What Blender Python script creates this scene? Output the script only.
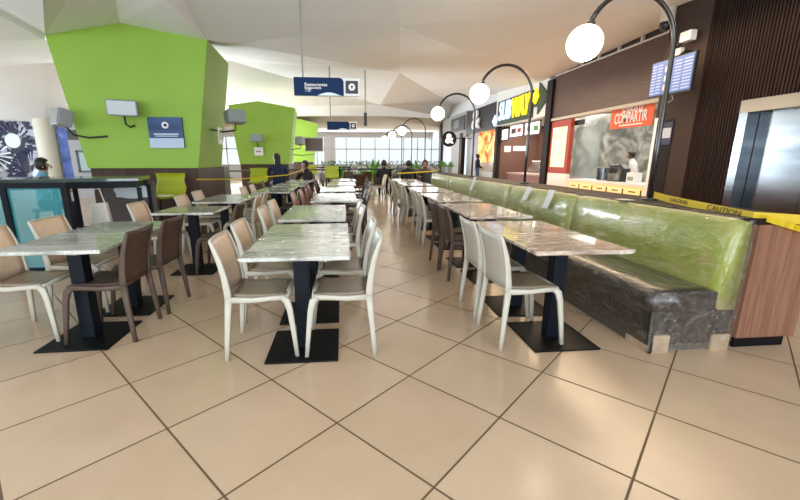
import bpy, bmesh, math, random
from mathutils import Vector, Matrix, noise
random.seed(7)
C = bpy.context.scene.collection
for o in list(bpy.data.objects): bpy.data.objects.remove(o)
PI = math.pi
# ------------------------------------------------------------------ camera, world, light, exposure
F, CX, CYP, PITCH, YAW, EYE = 388.0, 381.5, 250.0, 0.2285, math.radians(5.66), 1.33
cam = bpy.data.cameras.new('camera'); cam.sensor_width = 36; cam.lens = F/800*36
cam.shift_x = (400-CX)/800; cam.clip_start = 0.05; cam.clip_end = 200
camo = bpy.data.objects.new('camera', cam); C.objects.link(camo)
camo.location = (0, 0, EYE); camo.rotation_euler = (PI/2-PITCH, 0, -YAW)
bpy.context.scene.camera = camo
vs = bpy.context.scene.view_settings
vs.view_transform = 'Standard'; vs.look = 'None'; vs.gamma = 1; vs.use_curve_mapping = False
vs.exposure = 0.3
world = bpy.data.worlds.new('world'); bpy.context.scene.world = world; world.use_nodes = True
bg = world.node_tree.nodes['Background']; bg.inputs[0].default_value = (0.84, 0.93, 1.0, 1); bg.inputs[1].default_value = 1.05

def area(name, loc, rot, sx, sy, power, col):
    l = bpy.data.lights.new(name, 'AREA'); l.shape = 'RECTANGLE'; l.size = sx; l.size_y = sy
    l.energy = power; l.color = col
    o = bpy.data.objects.new(name, l); C.objects.link(o); o.location = loc; o.rotation_euler = rot
    return o
area('added_fill_behind', (-1, -3.4, 1.5), (math.radians(118), 0, 0), 10, 2.4, 430, (0.86, 0.94, 1.0))  # added unseen light behind the camera, tilted up to brighten the ceiling
area('window_daylight_left', (-12.5, 7, 1.5), (math.radians(116), 0, math.radians(-90)), 14, 2.2, 360, (0.80, 0.90, 1.0))
area('window_daylight_far', (2.5, 31.5, 2.0), (math.radians(90), 0, math.radians(180)), 12, 2.2, 300, (0.93, 0.97, 1.0))
area('window_daylight_left_far', (-8.8, 21.5, 1.5), (math.radians(108), 0, math.radians(-140)), 5, 2.4, 1500, (0.85, 0.93, 1.0))
area('food_court_downlights', (4.7, 9.5, 3.5), (0, 0, 0), 1.6, 11, 230, (1.0, 0.74, 0.48))
area('hall_downlights', (0.6, 14, 3.45), (0, 0, 0), 4, 8, 70, (1.0, 0.95, 0.9))
def spot(name, loc, tgt, power, col, ang):
    l = bpy.data.lights.new(name, 'SPOT'); l.energy = power; l.color = col; l.spot_size = math.radians(ang); l.spot_blend = 1; l.shadow_soft_size = .15
    o = bpy.data.objects.new(name, l); C.objects.link(o); o.location = loc
    o.rotation_euler = (Vector(tgt)-Vector(loc)).to_track_quat('-Z', 'Y').to_euler()

cyw, syw = math.cos(YAW), math.sin(YAW)
_fh = Vector((syw, cyw, 0)); _R = Vector((cyw, -syw, 0)); _Z = Vector((0, 0, 1))
_D = _fh*math.cos(PITCH)-_Z*math.sin(PITCH); _U = _fh*math.sin(PITCH)+_Z*math.cos(PITCH)
def at_y(px, py, Y):
    r = _D+_R*(px-CX)/F-_U*(py-CYP)/F; return Vector((0, 0, EYE))+r*(Y/r.y)
def at_x(px, py, X):
    r = _D+_R*(px-CX)/F-_U*(py-CYP)/F; return Vector((0, 0, EYE))+r*(X/r.x)

# ------------------------------------------------------------------ materials
def mat(name, col, rough=.5, metal=0, coat=0, spec=.5, emit=None, es=0, alpha=1, trans=0):
    m = bpy.data.materials.new(name); m.use_nodes = True
    b = m.node_tree.nodes['Principled BSDF']
    b.inputs['Base Color'].default_value = (*col, 1); b.inputs['Roughness'].default_value = rough
    b.inputs['Metallic'].default_value = metal; b.inputs['Coat Weight'].default_value = coat
    b.inputs['Specular IOR Level'].default_value = spec
    b.inputs['Alpha'].default_value = alpha; b.inputs['Transmission Weight'].default_value = trans
    if emit: b.inputs['Emission Color'].default_value = (*emit, 1); b.inputs['Emission Strength'].default_value = es
    return m
def nodes(m): return m.node_tree.nodes, m.node_tree.links, m.node_tree.nodes['Principled BSDF']
def tex(m, kind='noise', scale=(1,1,1), ns=5, detail=4, stops=None, bump=0, coord='Object', rough=None, dist=0, bdist=.01, bscale=None):
    n, l, b = nodes(m)
    tc = n.new('ShaderNodeTexCoord'); mp = n.new('ShaderNodeMapping'); mp.inputs['Scale'].default_value = scale
    l.new(tc.outputs[coord], mp.inputs[0])
    t = n.new('ShaderNodeTexNoise'); t.inputs['Scale'].default_value = ns; t.inputs['Detail'].default_value = detail; t.inputs['Distortion'].default_value = dist
    l.new(mp.outputs[0], t.inputs['Vector'])
    if stops:
        r = n.new('ShaderNodeValToRGB'); e = r.color_ramp.elements
        while len(e) < len(stops): e.new(.5)
        for k, (p, c) in enumerate(stops): e[k].position = p; e[k].color = (*c, 1)
        l.new(t.outputs[0], r.inputs[0]); l.new(r.outputs[0], b.inputs['Base Color'])
    if bump:
        t2 = t
        if bscale:
            t2 = n.new('ShaderNodeTexNoise'); t2.inputs['Scale'].default_value = bscale; t2.inputs['Detail'].default_value = 3; t2.inputs['Distortion'].default_value = 1.5
            l.new(tc.outputs[coord], t2.inputs['Vector'])
        bp = n.new('ShaderNodeBump'); bp.inputs['Strength'].default_value = bump; bp.inputs['Distance'].default_value = bdist
        l.new(t2.outputs[0], bp.inputs['Height']); l.new(bp.outputs[0], b.inputs['Normal'])
    return m

M = {}
# floor tiles
m = mat('floor_tiles', (.6, .5, .38), .22, spec=.5); M['floor'] = m
n, l, b = nodes(m)
tc = n.new('ShaderNodeTexCoord'); mp = n.new('ShaderNodeMapping'); mp.vector_type = 'TEXTURE'
TILE = 0.4562*EYE; TA = 0.8359
# lattice point (0,0) of the tiles, turned into row axes
lx, ly = -0.4799*EYE, 0.9834*EYE
wx, wy = lx*cyw+ly*syw, -lx*syw+ly*cyw
mp.inputs['Location'].default_value = (wx, wy, 0); mp.inputs['Rotation'].default_value = (0, 0, TA-YAW); mp.inputs['Scale'].default_value = (TILE, TILE, 1)
l.new(tc.outputs['Object'], mp.inputs[0])
sep = n.new('ShaderNodeSeparateXYZ'); l.new(mp.outputs[0], sep.inputs[0])
def mth(op, a, bb=None, cc=None):
    k = n.new('ShaderNodeMath'); k.operation = op
    for i, v in enumerate((a, bb, cc)):
        if v is None: continue
        if isinstance(v, (int, float)): k.inputs[i].default_value = v
        else: l.new(v, k.inputs[i])
    return k.outputs[0]
def dist_line(o):
    fr = mth('FRACT', mth('ADD', o, 100.0)); return mth('MINIMUM', fr, mth('SUBTRACT', 1.0, fr))
dmin = mth('MINIMUM', dist_line(sep.outputs[0]), dist_line(sep.outputs[1]))
gr = n.new('ShaderNodeMapRange'); gr.inputs[1].default_value = .006; gr.inputs[2].default_value = .011; l.new(dmin, gr.inputs[0])
fl = n.new('ShaderNodeCombineXYZ'); l.new(mth('FLOOR', sep.outputs[0]), fl.inputs[0]); l.new(mth('FLOOR', sep.outputs[1]), fl.inputs[1])
wn = n.new('ShaderNodeTexWhiteNoise'); l.new(fl.outputs[0], wn.inputs['Vector'])
nz = n.new('ShaderNodeTexNoise'); nz.inputs['Scale'].default_value = 3; nz.inputs['Detail'].default_value = 6; l.new(tc.outputs['Object'], nz.inputs['Vector'])
mixv = mth('ADD', mth('MULTIPLY', wn.outputs['Value'], .35), mth('MULTIPLY', nz.outputs[0], .65))
rp = n.new('ShaderNodeValToRGB'); rp.color_ramp.elements[0].color = (.49, .355, .235, 1); rp.color_ramp.elements[1].color = (.58, .43, .30, 1)
rp.color_ramp.elements[0].position = .2; rp.color_ramp.elements[1].position = .8
l.new(mixv, rp.inputs[0])
mx = n.new('ShaderNodeMixRGB'); l.new(gr.outputs[0], mx.inputs[0]); mx.inputs[1].default_value = (.12, .075, .035, 1); l.new(rp.outputs[0], mx.inputs[2])
l.new(mx.outputs[0], b.inputs['Base Color'])
rr = n.new('ShaderNodeMapRange'); rr.inputs[3].default_value = .7; rr.inputs[4].default_value = .2; l.new(gr.outputs[0], rr.inputs[0]); l.new(rr.outputs[0], b.inputs['Roughness'])
bp = n.new('ShaderNodeBump'); bp.inputs['Strength'].default_value = .35; bp.inputs['Distance'].default_value = .003; l.new(gr.outputs[0], bp.inputs['Height']); l.new(bp.outputs[0], b.inputs['Normal'])

M['ceil'] = tex(mat('ceiling_plaster', (.88, .89, .89), .85), ns=.7, stops=[(.3, (.86, .87, .87)), (.7, (.90, .91, .91))])
M['ceil_tan_shade'] = mat('tan_shaded_plaster', (.55, .47, .34), .85)  # tan of the far ceiling facet, with its shade painted into the colour
M['green'] = tex(mat('green_paint', (.28, .5, .05), .6), ns=1.5, stops=[(.3, (.27, .46, .05)), (.7, (.30, .50, .06))])
M['green_dark'] = mat('olive_paint', (.30, .42, .03), .55)
M['brown_panel'] = tex(mat('brown_wainscot', (.10, .07, .055), .5, spec=.2), scale=(1, 1, .1), ns=14, stops=[(.3, (.06, .036, .028)), (.7, (.09, .056, .044))])
M['wall'] = mat('white_wall', (.74, .74, .76), .8)
M['cream'] = mat('cream_plastic', (.50, .475, .40), .4)
M['taupe'] = tex(mat('taupe_plastic', (.30, .24, .18), .32), ns=60, bump=.1, stops=[(.3, (.22, .162, .108)), (.7, (.27, .205, .14))])
M['tan'] = tex(mat('tan_plastic', (.60, .42, .27), .35), ns=40, stops=[(.3, (.66, .48, .33)), (.7, (.73, .55, .39))])
M['greyback'] = mat('grey_plastic', (.50, .48, .42), .35)
M['brown'] = tex(mat('brown_plastic', (.115, .075, .055), .45, spec=.3), ns=50, stops=[(.3, (.06, .034, .024)), (.7, (.082, .048, .034))])
M['brownframe'] = mat('brown_frame_plastic', (.09, .06, .046), .45, spec=.3)
M['rose'] = mat('rose_brown_plastic', (.30, .16, .115), .35)
M['steel_black'] = mat('black_steel', (.004, .004, .005), .5, spec=.2)
M['steel_blue'] = mat('blue_black_steel', (.005, .008, .013), .5, spec=.15)
M['foot'] = mat('rubber', (.05, .05, .05), .8)
def top_mat(nm, c1, c2, c3):
    return tex(mat(nm, c2, .18, coat=.6), scale=(1, 7, 1), ns=3.2, detail=6, stops=[(.3, c1), (.5, c2), (.7, c3)], bump=.22, bdist=.008, bscale=9, dist=.6)
M['top_grey'] = top_mat('weathered_grey_top', (.17, .17, .15), (.36, .365, .33), (.66, .68, .63))
M['top_brown_refl'] = top_mat('weathered_top_brown_refl', (.15, .09, .065), (.44, .30, .22), (.74, .62, .54))  # weathered print, browned to paint in the wood fascia's reflection
M['edge'] = mat('tabletop_edge', (.10, .09, .08), .4)
# plastic film
def film(nm, fac, tint=(1, 1, 1), rough=.08, sc=(1, 1, 1), lo=.42, hi=.72):
    m = bpy.data.materials.new(nm); m.use_nodes = True; n, l = m.node_tree.nodes, m.node_tree.links
    out = n['Material Output']; n.remove(n['Principled BSDF'])
    tr = n.new('ShaderNodeBsdfTransparent'); tr.inputs[0].default_value = (.97, .98, .97, 1)
    gl = n.new('ShaderNodeBsdfGlossy'); gl.inputs['Roughness'].default_value = rough; gl.inputs[0].default_value = (*tint, 1)
    df = n.new('ShaderNodeBsdfDiffuse'); df.inputs[0].default_value = (.85, .87, .85, 1)
    tcn = n.new('ShaderNodeTexCoord'); nt = n.new('ShaderNodeTexNoise'); nt.inputs['Scale'].default_value = 9; nt.inputs['Detail'].default_value = 5; nt.inputs['Distortion'].default_value = 2.5
    mpf = n.new('ShaderNodeMapping'); mpf.inputs['Scale'].default_value = sc; l.new(tcn.outputs['Object'], mpf.inputs[0]); l.new(mpf.outputs[0], nt.inputs['Vector'])
    bpn = n.new('ShaderNodeBump'); bpn.inputs['Strength'].default_value = 1; bpn.inputs['Distance'].default_value = .035
    l.new(nt.outputs[0], bpn.inputs['Height']); l.new(bpn.outputs[0], gl.inputs['Normal'])
    m1 = n.new('ShaderNodeMixShader'); m1.inputs[0].default_value = .15; l.new(gl.outputs[0], m1.inputs[1]); l.new(df.outputs[0], m1.inputs[2])
    m2 = n.new('ShaderNodeMixShader'); l.new(tr.outputs[0], m2.inputs[1]); l.new(m1.outputs[0], m2.inputs[2])
    mr = n.new('ShaderNodeMapRange'); mr.inputs[1].default_value = lo; mr.inputs[2].default_value = hi; mr.inputs[3].default_value = fac*.6; mr.inputs[4].default_value = min(1, fac*1.9)
    l.new(nt.outputs[0], mr.inputs[0]); l.new(mr.outputs[0], m2.inputs[0]); l.new(m2.outputs[0], out.inputs[0])
    return m
M['film'] = film('clear_plastic_film', .19, sc=(1, 1.6, 1), lo=.45, hi=.66)
M['film_thin'] = film('thin_plastic_film', .13, sc=(1.3, .35, 1.6), lo=.5, hi=.72)
M['glass'] = film('clear_glass', .10, (1, 1, 1), .02)
M['teal_glass'] = mat('teal_glass', (.05, .32, .36), .05, alpha=.45)
M['bench_green'] = tex(mat('green_vinyl', (.23, .36, .07), .3, coat=.5), scale=(1, 1, 1), ns=3, stops=[(.3, (.19, .235, .02)), (.55, (.28, .31, .04)), (.72, (.48, .36, .18))], bump=.4, bdist=.02, bscale=6)
M['bench_brown'] = tex(mat('dark_brown_vinyl', (.03, .02, .018), .3, coat=.5), ns=4, stops=[(.3, (.010, .007, .006)), (.7, (.04, .027, .020))], bump=.5, bdist=.02, bscale=7)
M['card'] = tex(mat('cardboard', (.40, .28, .18), .7), ns=9, stops=[(.3, (.36, .25, .16)), (.7, (.45, .33, .21))])
def wood(nm, c1, c2, sc, ns=3, rough=.4):
    return tex(mat(nm, c1, rough), scale=sc, ns=ns, detail=8, stops=[(.3, c1), (.7, c2)], dist=.4)
M['wood'] = wood('walnut_laminate', (.17, .075, .045), (.30, .15, .095), (12, 12, .7))
M['fascia'] = wood('dark_wood_cladding', (.070, .034, .025), (.125, .062, .045), (1, .5, 9), 2.5)
M['slat'] = wood('slat_brown', (.018, .010, .009), (.032, .018, .014), (6, 6, .5), rough=.65)
M['slat_back'] = mat('slat_backing', (.006, .003, .003), .7, spec=.1)
M['slat'].node_tree.nodes['Principled BSDF'].inputs['Specular IOR Level'].default_value = .12
M['post'] = mat('taupe_brown_cladding', (.052, .032, .025), .6, spec=.2)
M['post_dark'] = mat('dark_cladding', (.014, .009, .008), .55, spec=.2)
M['inox'] = tex(mat('brushed_steel', (.55, .58, .60), .22, metal=1), scale=(.6, .6, 3), ns=1.2, stops=[(.3, (.13, .15, .17)), (.7, (.25, .27, .29))])
M['inox_frame'] = mat('satin_steel_frame', (.30, .25, .19), .35, metal=.7)
M['lamp_pole'] = mat('black_painted_metal', (.02, .016, .014), .3, coat=.4)
M['globe'] = mat('lit_opal_globe', (1, .95, .85), .3, emit=(1, .86, .62), es=9)
M['tape'] = mat('yellow_tape', (.85, .66, .02), .4)
M['ink'] = mat('black_ink', (.01, .01, .01), .5)
M['navy'] = tex(mat('navy_sign', (.015, .05, .16), .6, spec=.15), ns=1, stops=[(.3, (.006, .026, .085)), (.7, (.010, .04, .13))])
M['white'] = mat('white_paint', (.85, .85, .85), .5)
M['grey'] = mat('grey_plastic_case', (.30, .31, .32), .4)
M['screen'] = mat('pale_screen', (.28, .34, .35), .2, coat=.3)
M['dark'] = mat('dark_plastic', (.02, .02, .022), .35)
M['olive'] = mat('lime_green_shell', (.36, .42, .012), .35)
M['skin'] = mat('skin', (.42, .24, .16), .55)
M['hair'] = mat('black_hair', (.008, .006, .006), .5)
M['navycloth'] = mat('navy_cloth', (.012, .02, .07), .9)
M['blackcloth'] = mat('black_cloth', (.012, .012, .015), .9)
M['whitecloth'] = mat('white_cloth', (.75, .76, .78), .9)
M['bluecloth'] = mat('light_blue_cloth', (.20, .42, .60), .9)
M['jean'] = mat('blue_grey_cloth', (.10, .14, .22), .9)
M['leaf'] = tex(mat('green_leaves', (.08, .28, .02), .5), ns=9, stops=[(.3, (.05, .2, .015)), (.7, (.14, .4, .04))])
M['brick'] = mat('brown_brick', (.15, .07, .05), .7)
n, l, b = nodes(M['brick']); tcn = n.new('ShaderNodeTexCoord'); bt = n.new('ShaderNodeTexBrick'); mpn = n.new('ShaderNodeMapping'); mpn.inputs['Rotation'].default_value = (PI/2, 0, PI/2)
bt.inputs['Scale'].default_value = 3.5; bt.inputs['Color1'].default_value = (.11, .05, .038, 1); bt.inputs['Color2'].default_value = (.10, .045, .035, 1); bt.inputs['Mortar'].default_value = (.17, .11, .085, 1)
l.new(tcn.outputs['Object'], mpn.inputs[0]); 
sx_ = n.new('ShaderNodeSeparateXYZ'); cx_ = n.new('ShaderNodeCombineXYZ'); l.new(tcn.outputs['Object'], sx_.inputs[0]); ad_ = n.new('ShaderNodeMath'); l.new(sx_.outputs[1], ad_.inputs[0]); l.new(sx_.outputs[0], ad_.inputs[1]); l.new(ad_.outputs[0], cx_.inputs[0]); l.new(sx_.outputs[2], cx_.inputs[1]); l.new(cx_.outputs[0], bt.inputs['Vector']); l.new(bt.outputs[0], b.inputs['Base Color'])
M['marble'] = tex(mat('grey_marble', (.45, .46, .44), .3), ns=1.6, detail=8, dist=1.2, stops=[(.38, (.16, .17, .15)), (.5, (.30, .31, .28)), (.6, (.50, .50, .46))])
def em(nm, c, s): return mat(nm, c, .4, emit=c, es=s)
M['lit_white'] = em('lit_white', (1, .97, .92), 1.1)
M['lit_orange'] = em('lit_orange', (1, .28, .05), .8)
M['lit_yellow'] = em('lit_yellow', (1, .80, .02), 1.0)
M['lit_blue'] = em('lit_pale_blue', (.52, .68, 1), .85)
M['lit_screen'] = em('lit_screen', (.10, .17, .42), .28)
M['red'] = mat('red_paint', (.38, .05, .03), .5)
M['orange'] = mat('orange_banner', (.80, .13, .04), .6)
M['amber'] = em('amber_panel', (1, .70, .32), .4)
M['cloud'] = mat('paper_white', (.82, .92, .98), .7)

# ------------------------------------------------------------------ geometry helpers
def obj(name, bm, m, parent=None, smooth=False, bevel=0):
    me = bpy.data.meshes.new(name)
    bmesh.ops.recalc_face_normals(bm, faces=bm.faces)
    bm.to_mesh(me); bm.free()
    ms = m if isinstance(m, (list, tuple)) else [m]
    for k in ms: me.materials.append(M[k] if isinstance(k, str) else k)
    if smooth:
        for p in me.polygons: p.use_smooth = True
    o = bpy.data.objects.new(name, me); C.objects.link(o)
    if parent: o.parent = parent
    if bevel:
        md = o.modifiers.new('bevel', 'BEVEL'); md.width = bevel; md.segments = 2; md.limit_method = 'ANGLE'
    return o
def BM(): return bmesh.new()
def box(bm, x0, x1, y0, y1, z0, z1, mi=0, M4=None):
    vs_ = [bm.verts.new((x, y, z)) for x in (x0, x1) for y in (y0, y1) for z in (z0, z1)]
    if M4: 
        for v in vs_: v.co = M4 @ v.co
    for f in ((0,1,3,2),(4,6,7,5),(0,4,5,1),(2,3,7,6),(0,2,6,4),(1,5,7,3)):
        g = bm.faces.new([vs_[i] for i in f]); g.material_index = mi
    return bm
def B(*a): return box(BM(), *a)
def prism(bm, pts, d, mi=0):
    """polygon pts extruded by vector d"""
    d = Vector(d); a = [bm.verts.new(p) for p in pts]; b_ = [bm.verts.new(Vector(p)+d) for p in pts]
    bm.faces.new(a).material_index = mi; bm.faces.new(b_[::-1]).material_index = mi
    k = len(pts)
    for i in range(k): bm.faces.new((a[i], b_[i], b_[(i+1)%k], a[(i+1)%k])).material_index = mi
    return bm
def sweep(bm, pts, sec, ref=(0, 1, 0), segs=8, power=.55):
    """rounded section swept along pts; sec = list of (half width along ref, half depth)"""
    pts = [Vector(p) for p in pts]; ref = Vector(ref); rings = []
    for i, p in enumerate(pts):
        t = (pts[min(i+1, len(pts)-1)]-pts[max(i-1, 0)]).normalized()
        s = (ref-t*ref.dot(t)).normalized(); u = t.cross(s)
        w, d = sec[i] if isinstance(sec, list) else sec
        ring = []
        for k in range(segs):
            a = 2*PI*(k+.5)/segs; ca, sa = math.cos(a), math.sin(a)
            ca = math.copysign(abs(ca)**power, ca); sa = math.copysign(abs(sa)**power, sa)
            ring.append(bm.verts.new(p+s*w*ca+u*d*sa))
        rings.append(ring)
    for a, b_ in zip(rings, rings[1:]):
        for k in range(segs): bm.faces.new((a[k], a[(k+1)%segs], b_[(k+1)%segs], b_[k]))
    bm.faces.new(rings[0][::-1]); bm.faces.new(rings[-1]); return bm
def tube(bm, pts, r, segs=10):
    pts = [Vector(p) for p in pts]
    ref = Vector((0.13, .99, .05)) if len({round(p.y, 3) for p in pts}) < 2 else Vector((.99, .1, .13))
    d = (pts[-1]-pts[0]).normalized()
    if abs(ref.normalized().dot(d)) > .9: ref = Vector((0, .1, 1))
    return sweep(bm, pts, (r, r), ref, segs, 1)
def sphere(bm, c, r, sx=1, sy=1, sz=1, u=20, v=12):
    bmesh.ops.create_uvsphere(bm, u_segments=u, v_segments=v, radius=r, matrix=Matrix.Translation(c) @ Matrix.Diagonal((sx, sy, sz, 1))); return bm
def cyl(bm, c, r, h, segs=20, r2=None, M4=None):
    bmesh.ops.create_cone(bm, cap_ends=True, segments=segs, radius1=r, radius2=r if r2 is None else r2, depth=h, matrix=Matrix.Translation(c) @ (M4 or Matrix())); return bm
def thing(name, label, cat, loc=(0, 0, 0), rz=0, group=None):
    o = bpy.data.objects.new(name, None); C.objects.link(o); o.location = loc; o.rotation_euler = (0, 0, rz); o.empty_display_size = .1
    o['label'] = label; o['category'] = cat
    if group: o['group'] = group
    return o
def tag(o, label, cat, group=None, kind=None):
    o['label'] = label; o['category'] = cat
    if group: o['group'] = group
    if kind: o['kind'] = kind
    return o
def struct(name, bm, m, **k):
    o = obj(name, bm, m, **k); o['kind'] = 'structure'; return o
def dup(root, loc, rz, label, group=None):
    r = root.copy(); C.objects.link(r); r.location = loc; r.rotation_euler = (0, 0, rz); r['label'] = label
    if group: r['group'] = group
    for ch in list(root.children):
        c = ch.copy(); C.objects.link(c); c.parent = r
        for g in list(ch.children):
            d = g.copy(); C.objects.link(d); d.parent = c
    return r
def text_mesh(name, s, m, size, loc, rot, parent, ext=.004, xs=1, shear=0, align='CENTER', bold=0):
    cu = bpy.data.curves.new(name, 'FONT'); cu.body = s; cu.size = size; cu.extrude = ext; cu.align_x = align; cu.align_y = 'CENTER'; cu.shear = shear; cu.offset = bold; cu.resolution_u = 3
    t = bpy.data.objects.new(name+'_curve', cu); C.objects.link(t)
    dg = bpy.context.evaluated_depsgraph_get(); me = bpy.data.meshes.new_from_object(t.evaluated_get(dg)); bpy.data.objects.remove(t)
    from mathutils import Euler
    me.transform(Matrix.Translation(loc) @ Euler(rot).to_matrix().to_4x4() @ Matrix.Diagonal((xs, 1, 1, 1)))
    me.materials.clear(); me.materials.append(M[m]); me.name = name
    o = bpy.data.objects.new(name, me); C.objects.link(o); o.parent = parent; return o

# ------------------------------------------------------------------ the shell
struct('floor', box(BM(), -16, 12, -4, 34, -.08, 0), 'floor')
SX = 7.0            # shop front plane
e1 = [at_y(-260, 44, 7.4), at_y(45, 40, 7.25), at_y(207, 40, 7.25), at_y(228, 43, 7.3), at_y(400, 26, 7.1), at_y(600, 8, 6.9), at_y(700, -4, 6.6)]
e2 = [at_y(-260, 92, 10.5), at_y(45, 63, 11), at_y(207, 58, 14), at_y(228, 60, 14), at_y(400, 73, 14.5), at_x(543, 82, SX+.1), at_x(664, 27, SX+.1)]
e3 = [at_y(-260, 112, 15.2), at_y(45, 122, 15.2), at_y(207, 106, 18), at_y(228, 107, 18.5), at_y(380, 105, 21), at_x(452, 104, SX+.1), at_x(452, 104, SX+.1)+Vector((2.5, .5, .3))]
e4 = [at_y(-260, 118, 20), at_y(45, 124, 20), at_y(207, 116, 23), at_y(228, 116, 23), at_y(380, 116, 25), at_y(455, 119, 27.5), at_y(500, 119, 27.5)]
e5 = [at_y(-260, 126, 26), at_y(45, 128, 26), at_y(207, 127, 28), at_y(228, 127, 28), at_y(380, 129, 29.5), at_y(455, 131, 30), at_y(520, 131, 30)]
e6 = [at_y(-260, 130, 33), at_y(45, 132, 33), at_y(207, 132, 33), at_y(228, 132, 33), at_y(380, 134, 33), at_y(455, 134, 33), at_y(520, 134, 33)]
bm = BM()
def strip(a, b_, mi=0):
    for i in range(len(a)-1):
        q = [a[i], a[i+1], b_[i+1], b_[i]]
        bm.faces.new([bm.verts.new(p) for p in (q[0], q[1], q[2])]).material_index = mi
        bm.faces.new([bm.verts.new(p) for p in (q[0], q[2], q[3])]).material_index = mi
strip(e1, e2); strip(e2, e3); strip(e3, e4); strip(e4, e5, 1); strip(e5, e6)
e0 = [Vector((-14, -4, 3.6)), Vector((-4.0, -4, 4.0)), Vector((-1.0, -4, 4.2)), Vector((-1.0, -4, 4.2)), Vector((1.5, -4, 4.3)), Vector((5, -4, 4.5)), Vector((9, -4, 4.6))]
strip(e0[:2], e1[:2]); strip(e0[3:], e1[3:])
# ridge over the near green column
A, Bp, Cc = at_y(45, 35, 7.2), at_y(120, 23, 7.2), at_y(207, 40, 7.2)
A0, B0, C0 = at_y(40, -40, 4.2), at_y(105, -60, 4.2), at_y(165, 0, 5.4)
for tri in ((A, Bp, B0), (A, B0, A0), (Bp, Cc, C0), (Bp, C0, B0), (A, A0, e0[1]), (A0, B0, e0[1]), (B0, C0, e0[2]), (B0, e0[2], e0[1]), (C0, Cc, e0[2]), (Cc, e1[3], e0[3]), (e1[1], A, e0[1])):
    bm.faces.new([bm.verts.new(p) for p in tri])
ce = struct('ceiling', bm, ['ceil', 'ceil_tan_shade'])

# green flared columns --------------------------------------------------
def green_column(px_top, px_bot, Y, depth, name, label, topside, bands=True):
    """front outline given by its top and bottom corners"""
    t = thing(name, label, 'column', (px_bot[0][0]*.5+px_bot[1][0]*.5, Y, 0))
    L0 = t.location
    lo = lambda p: Vector(p)-L0
    bm = BM()
    bl, br = Vector(px_bot[0]), Vector(px_bot[1])
    front = [bl, br]+[Vector(p) for p in px_top[::-1]]
    # back outline
    cxm = (bl.x+br.x)/2
    back = [Vector((cxm+(p.x-cxm)*.92+topside, p.y+depth, p.z)) for p in front]
    fv = [bm.verts.new(lo(p)) for p in front]; bv = [bm.verts.new(lo(p)) for p in back]
    bm.faces.new(fv); bm.faces.new(bv[::-1]); k = len(fv)
    for i in range(k): 
        f = bm.faces.new((fv[i], bv[i], bv[(i+1)%k], fv[(i+1)%k]))
    obj('green_cladding', bm, 'green', t)
    bm = BM()
    box(bm, bl.x-L0.x+.02, br.x-L0.x-.02+topside*.5, .03, depth-.03, 0, bl.z)
    obj('wainscot', bm, 'brown_panel', t)
    return t
z1 = 1.19
green_column([at_y(45, 35, 7.2), at_y(120, 23, 7.2), at_y(207, 40, 7.2)], [(-4.30, 7.2, z1), (-2.50, 7.2, z1)], 7.2, 1.6, 'green_column', 'nearest and largest green flared column on a brown base', .0)
green_column([at_y(228, 105, 15.3), at_y(258, 101, 15.3), at_y(295, 108, 15.3)], [(-3.80, 15.3, 1.17), (-2.0, 15.3, 1.17)], 15.3, 1.6, 'green_column', 'second green flared column, seen between the near one and the sign', .0)
green_column([at_y(284, 118, 24), at_y(300, 119, 24), at_y(318, 124, 24)], [(-2.9, 24, 1.2), (-1.7, 24, 1.2)], 24, 1.6, 'green_column', 'farthest green column with a brown monitor hanging before it', .0)

# outer walls -------------------------------------------------------------
# far window wall at y=32
WY = 32.0
bm = BM(); box(bm, -16, 10, WY, WY+.2, 0, .9); box(bm, -16, 10, WY, WY+.2, 3.05, 4.4); box(bm, -1.4, -.5, WY, WY+.2, .9, 3.05)
struct('wall_far', bm, 'wall')
fr = BM()
for k in range(-9, 8):
    x = .35+k*1.15
    box(fr, x-.035, x+.035, WY-.03, WY+.05, .9, 3.05)
box(fr, -12, 9.5, WY-.03, WY+.05, 2.12, 2.2); box(fr, -12, 9.5, WY-.03, WY+.05, .9, .98)
w1 = struct('window_1', fr, mat('pale_window_bars', (.62, .64, .66), .5))
struct('window_pane', B(-12, 9.5, WY+.06, WY+.07, .95, 3.05), 'glass', parent=w1)
# left wall with mural at y=15.4
bm = BM(); box(bm, -16, -8.9, 15.4, 15.6, 0, 3.2); box(bm, -16.2, -16, -4, 34, 0, 3.6)
struct('wall_left', bm, 'wall')

# ------------------------------------------------------------------ left background: mural, round pillar, banner, window
m = mat('mural_print', (.5, .5, .55), .6); M['mural'] = m
n, l, b = nodes(m); tcn = n.new('ShaderNodeTexCoord'); vor = n.new('ShaderNodeTexVoronoi'); vor.inputs['Scale'].default_value = .9
wv = n.new('ShaderNodeTexNoise'); wv.inputs['Scale'].default_value = 1.5; wv.inputs['Distortion'].default_value = 2.2; wv.inputs['Detail'].default_value = 3
l.new(tcn.outputs['Object'], wv.inputs['Vector'])
rpn = n.new('ShaderNodeValToRGB'); rpn.color_ramp.elements[0].position = .50; rpn.color_ramp.elements[0].color = (.035, .03, .06, 1); rpn.color_ramp.elements[1].position = .56; rpn.color_ramp.elements[1].color = (.50, .50, .58, 1)
l.new(wv.outputs[0], rpn.inputs[0]); l.new(rpn.outputs[0], b.inputs['Base Color'])
t = thing('mural_panel', 'large dark-and-white mural panel with white discs at the far left', 'mural', (-11.6, 15.3, .6))
obj('printed_board', B(-1.6, 1.05, 0, .06, 0, 2.1), 'mural', t)
for cx_, cz_, r_ in ((.15, 1.38, .25), (-.75, 1.85, .22), (.75, .22, .18), (-.9, .3, .2)):
    bm = BM(); cyl(bm, (cx_, -.005, cz_), r_, .012, 28, M4=Matrix.Rotation(PI/2, 4, 'X')); obj('white_disc', bm, 'cloud', t)
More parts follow.
